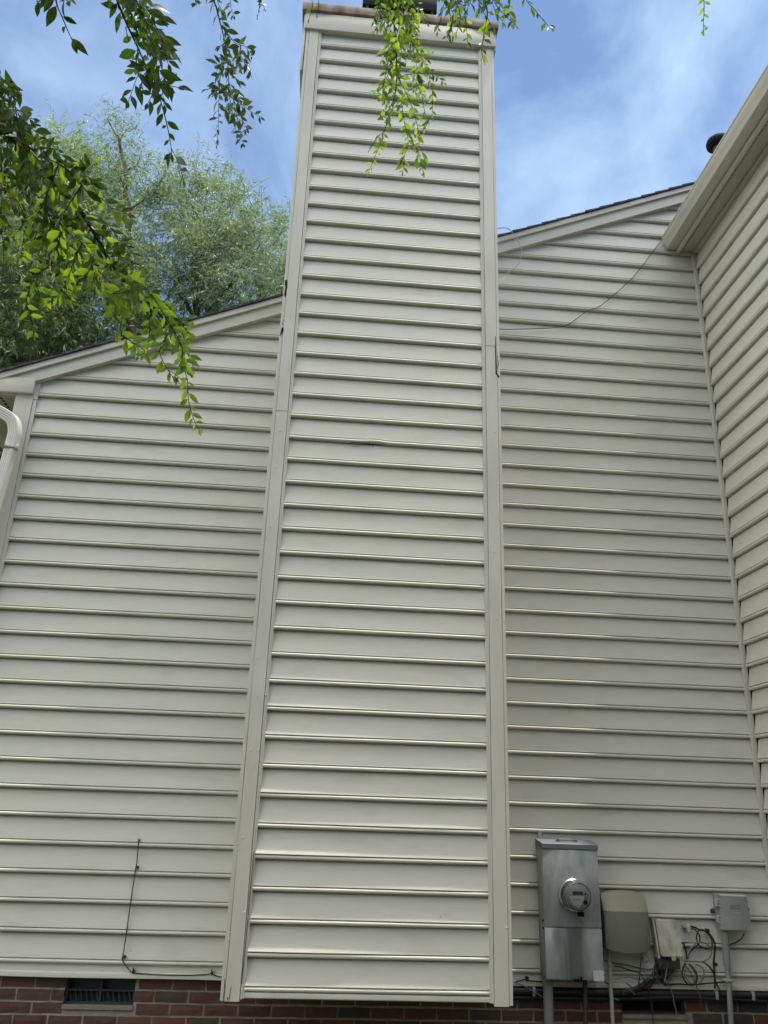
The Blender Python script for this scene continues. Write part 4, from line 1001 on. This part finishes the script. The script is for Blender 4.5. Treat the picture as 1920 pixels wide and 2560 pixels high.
big = branch('largest leafy branch with a dark woody stem crossing the left side', [
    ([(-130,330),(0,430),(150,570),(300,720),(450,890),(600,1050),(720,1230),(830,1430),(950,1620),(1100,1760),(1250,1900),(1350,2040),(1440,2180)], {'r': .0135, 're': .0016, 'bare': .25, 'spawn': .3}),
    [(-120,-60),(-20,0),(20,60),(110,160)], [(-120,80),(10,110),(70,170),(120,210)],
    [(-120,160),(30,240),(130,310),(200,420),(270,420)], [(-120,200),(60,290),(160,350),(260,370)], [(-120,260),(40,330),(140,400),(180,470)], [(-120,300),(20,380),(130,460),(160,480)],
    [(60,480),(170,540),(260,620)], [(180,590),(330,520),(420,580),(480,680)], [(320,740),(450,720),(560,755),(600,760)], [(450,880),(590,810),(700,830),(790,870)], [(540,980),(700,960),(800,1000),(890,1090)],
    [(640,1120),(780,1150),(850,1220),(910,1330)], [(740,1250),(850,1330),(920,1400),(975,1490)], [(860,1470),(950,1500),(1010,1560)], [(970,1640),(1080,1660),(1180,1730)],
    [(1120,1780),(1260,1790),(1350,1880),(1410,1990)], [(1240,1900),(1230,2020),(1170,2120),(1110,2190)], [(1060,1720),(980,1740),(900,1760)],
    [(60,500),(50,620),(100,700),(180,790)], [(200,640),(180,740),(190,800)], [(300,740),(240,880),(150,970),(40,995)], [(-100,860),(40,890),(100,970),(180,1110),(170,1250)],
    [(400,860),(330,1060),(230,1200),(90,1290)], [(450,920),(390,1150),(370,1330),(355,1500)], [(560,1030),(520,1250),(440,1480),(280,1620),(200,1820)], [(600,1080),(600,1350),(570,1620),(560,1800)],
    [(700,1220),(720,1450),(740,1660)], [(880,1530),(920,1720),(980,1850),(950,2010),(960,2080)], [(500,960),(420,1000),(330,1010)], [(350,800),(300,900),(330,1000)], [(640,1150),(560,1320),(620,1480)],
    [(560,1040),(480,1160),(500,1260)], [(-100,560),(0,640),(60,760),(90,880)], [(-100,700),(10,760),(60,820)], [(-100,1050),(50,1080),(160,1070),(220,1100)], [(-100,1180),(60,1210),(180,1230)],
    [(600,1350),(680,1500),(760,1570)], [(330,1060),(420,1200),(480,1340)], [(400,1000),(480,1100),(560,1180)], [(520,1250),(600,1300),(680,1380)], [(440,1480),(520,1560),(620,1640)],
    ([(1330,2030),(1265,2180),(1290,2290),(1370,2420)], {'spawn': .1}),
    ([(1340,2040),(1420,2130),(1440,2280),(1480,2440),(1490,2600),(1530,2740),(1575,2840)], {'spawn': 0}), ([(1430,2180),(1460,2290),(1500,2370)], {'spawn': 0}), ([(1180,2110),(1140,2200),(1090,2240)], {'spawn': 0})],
    3.16, 0, 180, 2.35, .037, M_LEAFD, r0=.0115, dens=1.45, spawn=.2, z_lit=atd(285, 650, 2.35).z, seed=33, jit=.22, ext=1.0, group=G)
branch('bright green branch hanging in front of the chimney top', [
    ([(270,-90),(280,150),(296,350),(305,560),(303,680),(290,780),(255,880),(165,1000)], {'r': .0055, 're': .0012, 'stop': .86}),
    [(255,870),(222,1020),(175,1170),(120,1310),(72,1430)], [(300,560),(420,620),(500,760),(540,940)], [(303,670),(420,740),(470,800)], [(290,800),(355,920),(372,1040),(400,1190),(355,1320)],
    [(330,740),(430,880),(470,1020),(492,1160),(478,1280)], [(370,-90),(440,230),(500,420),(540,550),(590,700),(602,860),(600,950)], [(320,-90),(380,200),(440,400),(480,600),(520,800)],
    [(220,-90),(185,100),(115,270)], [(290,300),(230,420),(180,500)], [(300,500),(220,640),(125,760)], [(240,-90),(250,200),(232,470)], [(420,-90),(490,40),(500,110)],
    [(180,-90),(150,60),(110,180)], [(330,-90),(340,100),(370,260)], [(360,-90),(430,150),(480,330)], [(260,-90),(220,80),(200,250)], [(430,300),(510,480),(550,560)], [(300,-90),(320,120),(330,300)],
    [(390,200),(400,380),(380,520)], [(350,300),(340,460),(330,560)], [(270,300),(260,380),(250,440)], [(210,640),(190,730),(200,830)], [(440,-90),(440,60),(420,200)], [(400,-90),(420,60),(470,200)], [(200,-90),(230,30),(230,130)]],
    3.318, 900, 0, 3.7, .039, M_LEAFM, r0=.0055, dens=1.3, spawn=.05, z_lit=atd(980, 130, 3.7).z, seed=44, jit=.2, group=G)
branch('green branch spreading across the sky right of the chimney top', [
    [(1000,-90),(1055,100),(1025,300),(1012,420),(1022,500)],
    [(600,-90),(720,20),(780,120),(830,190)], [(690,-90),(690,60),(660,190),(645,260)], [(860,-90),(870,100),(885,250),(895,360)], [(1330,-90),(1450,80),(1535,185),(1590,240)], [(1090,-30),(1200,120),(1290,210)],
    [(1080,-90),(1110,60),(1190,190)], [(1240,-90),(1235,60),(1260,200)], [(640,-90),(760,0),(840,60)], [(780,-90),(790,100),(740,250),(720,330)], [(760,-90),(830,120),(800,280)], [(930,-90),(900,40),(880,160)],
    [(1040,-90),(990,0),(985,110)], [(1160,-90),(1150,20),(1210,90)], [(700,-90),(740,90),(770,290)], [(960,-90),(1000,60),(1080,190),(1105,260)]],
    3.318, 900, 0, 3.0, .038, M_LEAFM, r0=.004, dens=1.1, spawn=.0, z_lit=atd(1100, 40, 3.0).z, seed=55, jit=.2, group=G)
branch('few drooping leaves over the left corner of the chimney cap', [[(100,-110),(125,-10),(130,60),(105,150)], [(150,-110),(180,0),(170,110)]],
       3.19, 740, 0, 3.2, .038, M_LEAF, r0=.0018, dens=.5, seed=61, jit=.04, group=G)
branch('lone short leafy shoot at the top right in open sky', [[(1236,-90),(1243,0),(1245,60),(1240,170),(1244,215)]],
       2.592, 1280, 0, 3.1, .036, M_LEAF, r0=.0016, dens=.85, seed=71, jit=.03, size_end=.35, group=G)

# trees beyond the roof: narrow-leaved shoots through the crown's volume, on limbs
def narrow(vs, fs, p, d, n, L, W):
    s = d.cross(n)
    if s.length < 1e-4: return
    s.normalize(); b0 = len(vs)
    vs.extend((p, p+d*(L*.45)+s*(W*.5), p+d*L+Vector((0, 0, -.12*L)), p+d*(L*.45)-s*(W*.5)))
    fs.append((b0, b0+1, b0+2, b0+3))
def tree(name, label, base, blobs, nsh, L, W, leafmat, bark, seed, r0=.16, leaves=16, sh=.55, up=.7, holes=.35, group=None):
    r = random.Random(seed); tv, tf, lv, lf = [], [], [], []
    base = Vector(base); top = max((Vector(b[0]) for b in blobs), key=lambda v: v.z)
    tp = [base]
    for k in range(1, 9):
        t = k/8; q = base.lerp(Vector((top.x, top.y, top.z)), t); tp.append(q + Vector((noise.noise(q*.6+Vector((seed, 0, 0))), noise.noise(q*.6+Vector((0, seed, 3))), 0))*.35*t)
    tube_data(spline(tp, 4), [r0*(1-.85*(i/32)) for i in range(33)], 10, True, tv, tf)
    for c, rad in blobs:
        c = Vector(c)
        st = min(tp, key=lambda q: abs(q.z-(c.z-rad*.9)))
        for k in range(7):
            e = c + rv(r, 1).normalized()*rad*r.uniform(.35, .95)
            mid = st.lerp(e, .5)+rv(r, .15)*rad + Vector((0, 0, -.1*rad))
            q = spline([st, mid, e], 6); tube_data(q, [r0*.30*(1-.92*i/(len(q)-1)) for i in range(len(q))], 6, True, tv, tf)
    tw = sum(b[1]**2 for b in blobs)
    for c, rad in blobs:
        c = Vector(c)
        for k in range(int(nsh*rad*rad/tw)):
            o = rv(r, 1)
            while o.length > 1: o = rv(r, 1)
            o = o.normalized()*(o.length**.45)
            p = c + Vector((o.x*rad, o.y*rad, o.z*rad*1.05))
            nzv = noise.noise(p*(1.5/ max(.6, rad*.6)) + Vector((seed*3.1, 0, 0)))
            if nzv < holes-.5: continue
            if o.length > .8 and r.random() < .35: p += o*r.uniform(0, .35)
            d = (o*.6 + Vector((0, 0, up)) + rv(r, .7)).normalized(); ln = sh*r.uniform(.5, 1.25)
            q0 = p; vel = d.copy(); nl = int(leaves*r.uniform(.7, 1.2))
            for i in range(nl):
                q0 = q0 + vel*(ln/nl); vel = (vel + Vector((0, 0, -1.4/nl))).normalized()
                ld = (vel*.7 + rv(r, .8) + Vector((0, 0, -.25))).normalized()
                narrow(lv, lf, q0, ld, rv(r, 1), L*r.uniform(.7, 1.25), W)
            if r.random() < .3: tube_data([p - d*.25*ln, p, q0], [.006, .005, .002], 3, False, tv, tf)
    e = thing(name, label, 'tree', base, group)
    from_py('trunk', tv, tf, bark, e, 60); from_py('crown', lv, lf, leafmat, e)
    return e
def T_(u, v, Y, r):                      # displayed pixel (1659 wide) -> blob
    p = at(u*1920/1659, v*1920/1659, Y); return (p, r)
GT = 'narrow-leaved trees behind the house'
b = T_(60, 700, 10, 1)[0]
tree('willow_tree', 'tall feathery tree behind the roof at the far left', (b.x-1.2, 10.4, GZ), [T_(20,500,10,1.75), T_(120,425,10.2,1.2), T_(165,450,10.6,1.45), T_(60,600,9.4,2.1), T_(190,650,9.8,1.4), T_(-120,570,10.5,2.1), T_(205,410,10.8,.7)],
     9500, .15, .023, M_WIL1, M_BARK, 4, .12, 17, .75, .55, .54, GT)
tree('willow_tree', 'silvery feathery tree behind the roof beside the chimney', (T_(500,700,11,1)[0].x, 11.2, GZ), [T_(460,480,11,1.0), T_(405,560,11,1.0), T_(520,560,10.8,1.35), T_(580,600,11,1.2), T_(470,640,10,1.5), T_(370,680,10.6,.9), T_(600,690,10.2,1.3), T_(440,400,11.2,.55), T_(560,510,11.2,.6), T_(390,450,11.2,.6)],
     8600, .14, .022, M_WIL2, M_BARK, 9, .10, 17, .7, .6, .585, GT)
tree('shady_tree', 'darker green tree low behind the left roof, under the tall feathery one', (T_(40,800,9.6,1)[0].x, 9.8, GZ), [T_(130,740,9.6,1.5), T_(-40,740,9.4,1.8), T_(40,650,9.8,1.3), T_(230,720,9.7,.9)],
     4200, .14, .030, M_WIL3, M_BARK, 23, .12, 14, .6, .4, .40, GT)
# slender sparse tree between them
r_ = random.Random(17); tv, tf, lv, lf = [], [], [], []
tr = [T_(u, v, 9.45, 1)[0] for u, v in ((285,900),(283,700),(279,600),(276,520),(277,450),(270,410),(272,370),(262,330),(255,290))]
tube_data(spline(tr, 5), [.10*(1-.7*i/40) for i in range(41)], 10, True, tv, tf)
for pl in (((277,455),(300,440),(330,415),(345,395)), ((277,455),(305,445),(340,425),(360,420)), ((270,410),(262,380),(252,350)), ((276,430),(262,410),(250,400)), ((262,330),(275,300),(280,270)), ((345,395),(352,375),(350,350)), ((330,415),(352,412),(370,395)), ((255,300),(240,275),(238,255)), ((272,370),(290,345),(295,330))):
    q = spline([T_(u, v, 9.45, 1)[0]+(rv(r_, .12) if i else Vector()) for i, (u, v) in enumerate(pl)], 6); tube_data(q, [.022*(1-.8*i/(len(q)-1)) for i in range(len(q))], 6, True, tv, tf)
    for k in range(4, len(q)):
        for j in range(9):
            p = q[k]+rv(r_, .28); d = (rv(r_, 1)+Vector((0, 0, .3))).normalized()
            for i in range(5):
                p = p+d*.05; narrow(lv, lf, p, (d+rv(r_, .9)).normalized(), rv(r_, 1), .13, .02)
sl = thing('slender_tree', 'thin bare-stemmed tree with sparse leaves between the two full trees', 'tree', (tr[0].x, 9.45, GZ))
tube_data([Vector((tr[0].x, 9.45, GZ)), tr[0]], [.1, .085], 10, True, tv, tf)
from_py('trunk', tv, tf, M_BARKR, sl, 60); from_py('crown', lv, lf, M_WIL2, sl)
# dark evergreen shrub left of the house corner
tree('evergreen_tree', 'dark green tree low behind the downspout at the left edge', (-4.6, 3.3, GZ), [((-4.5, 3.2, 3.0), 1.5), ((-4.9, 3.5, 1.6), 1.8), ((-4.2, 4.4, 3.6), 1.2), ((-5.9, 3.6, 3.4), 1.6), ((-3.9, 3.4, 2.2), 1.2)], 4200, .12, .036, M_HEDGE, M_BARK, 13, .14, 14, .5, .4, .2)

# the overhead tree the branches hang from: trunk left of the photographer, crown above the frame
r = random.Random(77); tv, tf, lv, lf = [], [], [], []
tb = Vector((-4.3, -6.2, GZ)); fork = Vector((-3.4, -5.6, 3.6))
tube_data(spline([tb, tb.lerp(fork, .5)+Vector((.12, -.1, 0)), fork, Vector((-2.6, -4.9, 5.6)), Vector((-1.7, -4.3, 7.4))], 6), [.17*(1-.8*i/24) for i in range(25)], 12, True, tv, tf)
for h in (Vector((-1.3, -4.4, 5.0)), Vector((.2, -4.6, 5.3)), Vector((1.2, -4.9, 5.4)), Vector((-2.2, -4.1, 4.6))):
    q = spline([fork, fork.lerp(h, .5)+Vector((0, 0, .35)), h], 8); tube_data(q, [.06*(1-.75*i/(len(q)-1)) for i in range(len(q))], 8, True, tv, tf)
hubs = [Vector((-1.3, -4.4, 5.0)), Vector((.2, -4.6, 5.3)), Vector((1.2, -4.9, 5.4)), Vector((-2.2, -4.1, 4.6))]
for e in EXT:
    h = min(hubs, key=lambda q: (q-e).length)
    q = spline([h, h.lerp(e, .5)+rv(r, .08)+Vector((0, 0, .1)), e], 6); tube_data(q, [.012*(1-.7*i/(len(q)-1)) for i in range(len(q))], 6, True, tv, tf)
for k in range(1500):
    o = rv(r, 1)
    while o.length > 1: o = rv(r, 1)
    p = Vector((-2.0, -3.9, 6.9)) + Vector((o.x*2.1, o.y*1.6, o.z*1.0))
    if (p-CAM).dot(AX_U)/max(.01, (p-CAM).dot(AX_F)) < .76: continue
    if noise.noise(p*.9) < -.22: continue
    d = (rv(r, 1)+Vector((0, 0, -.5))).normalized(); q0 = p
    for i in range(9):
        q0 = q0+d*.045; leaf(lv, lf, q0, (d*.5+rv(r, .8)+Vector((0, 0, -.3))).normalized(), (Vector((0, 0, 1))+rv(r, .6)).normalized(), .055, .026, .1)
ot = thing('shade_tree', 'tree beside the photographer whose crown overhangs the picture', 'tree', tb)
from_py('trunk', tv, tf, M_BARK, ot, 60); from_py('crown', lv, lf, M_LEAFD, ot)
# unseen leaf screen, added behind the photographer to block the low sky
r = random.Random(5); lv, lf = [], []
for k in range(13000):
    a = r.uniform(-.8, 1.1); rad = r.uniform(13, 17)
    p = Vector((math.sin(a)*rad, -4-math.cos(a)*rad, GZ + (r.random()**.8)*(7.2+1.8*noise.noise(Vector((a*4, 0, 0))))))
    narrow(lv, lf, p, (rv(r, 1)+Vector((0, 0, -.4))).normalized(), rv(r, 1), r.uniform(.7, 1.3), r.uniform(.5, .8))
tag(from_py('low_sky_screen', lv, lf, M_HEDGE), kind='stuff')
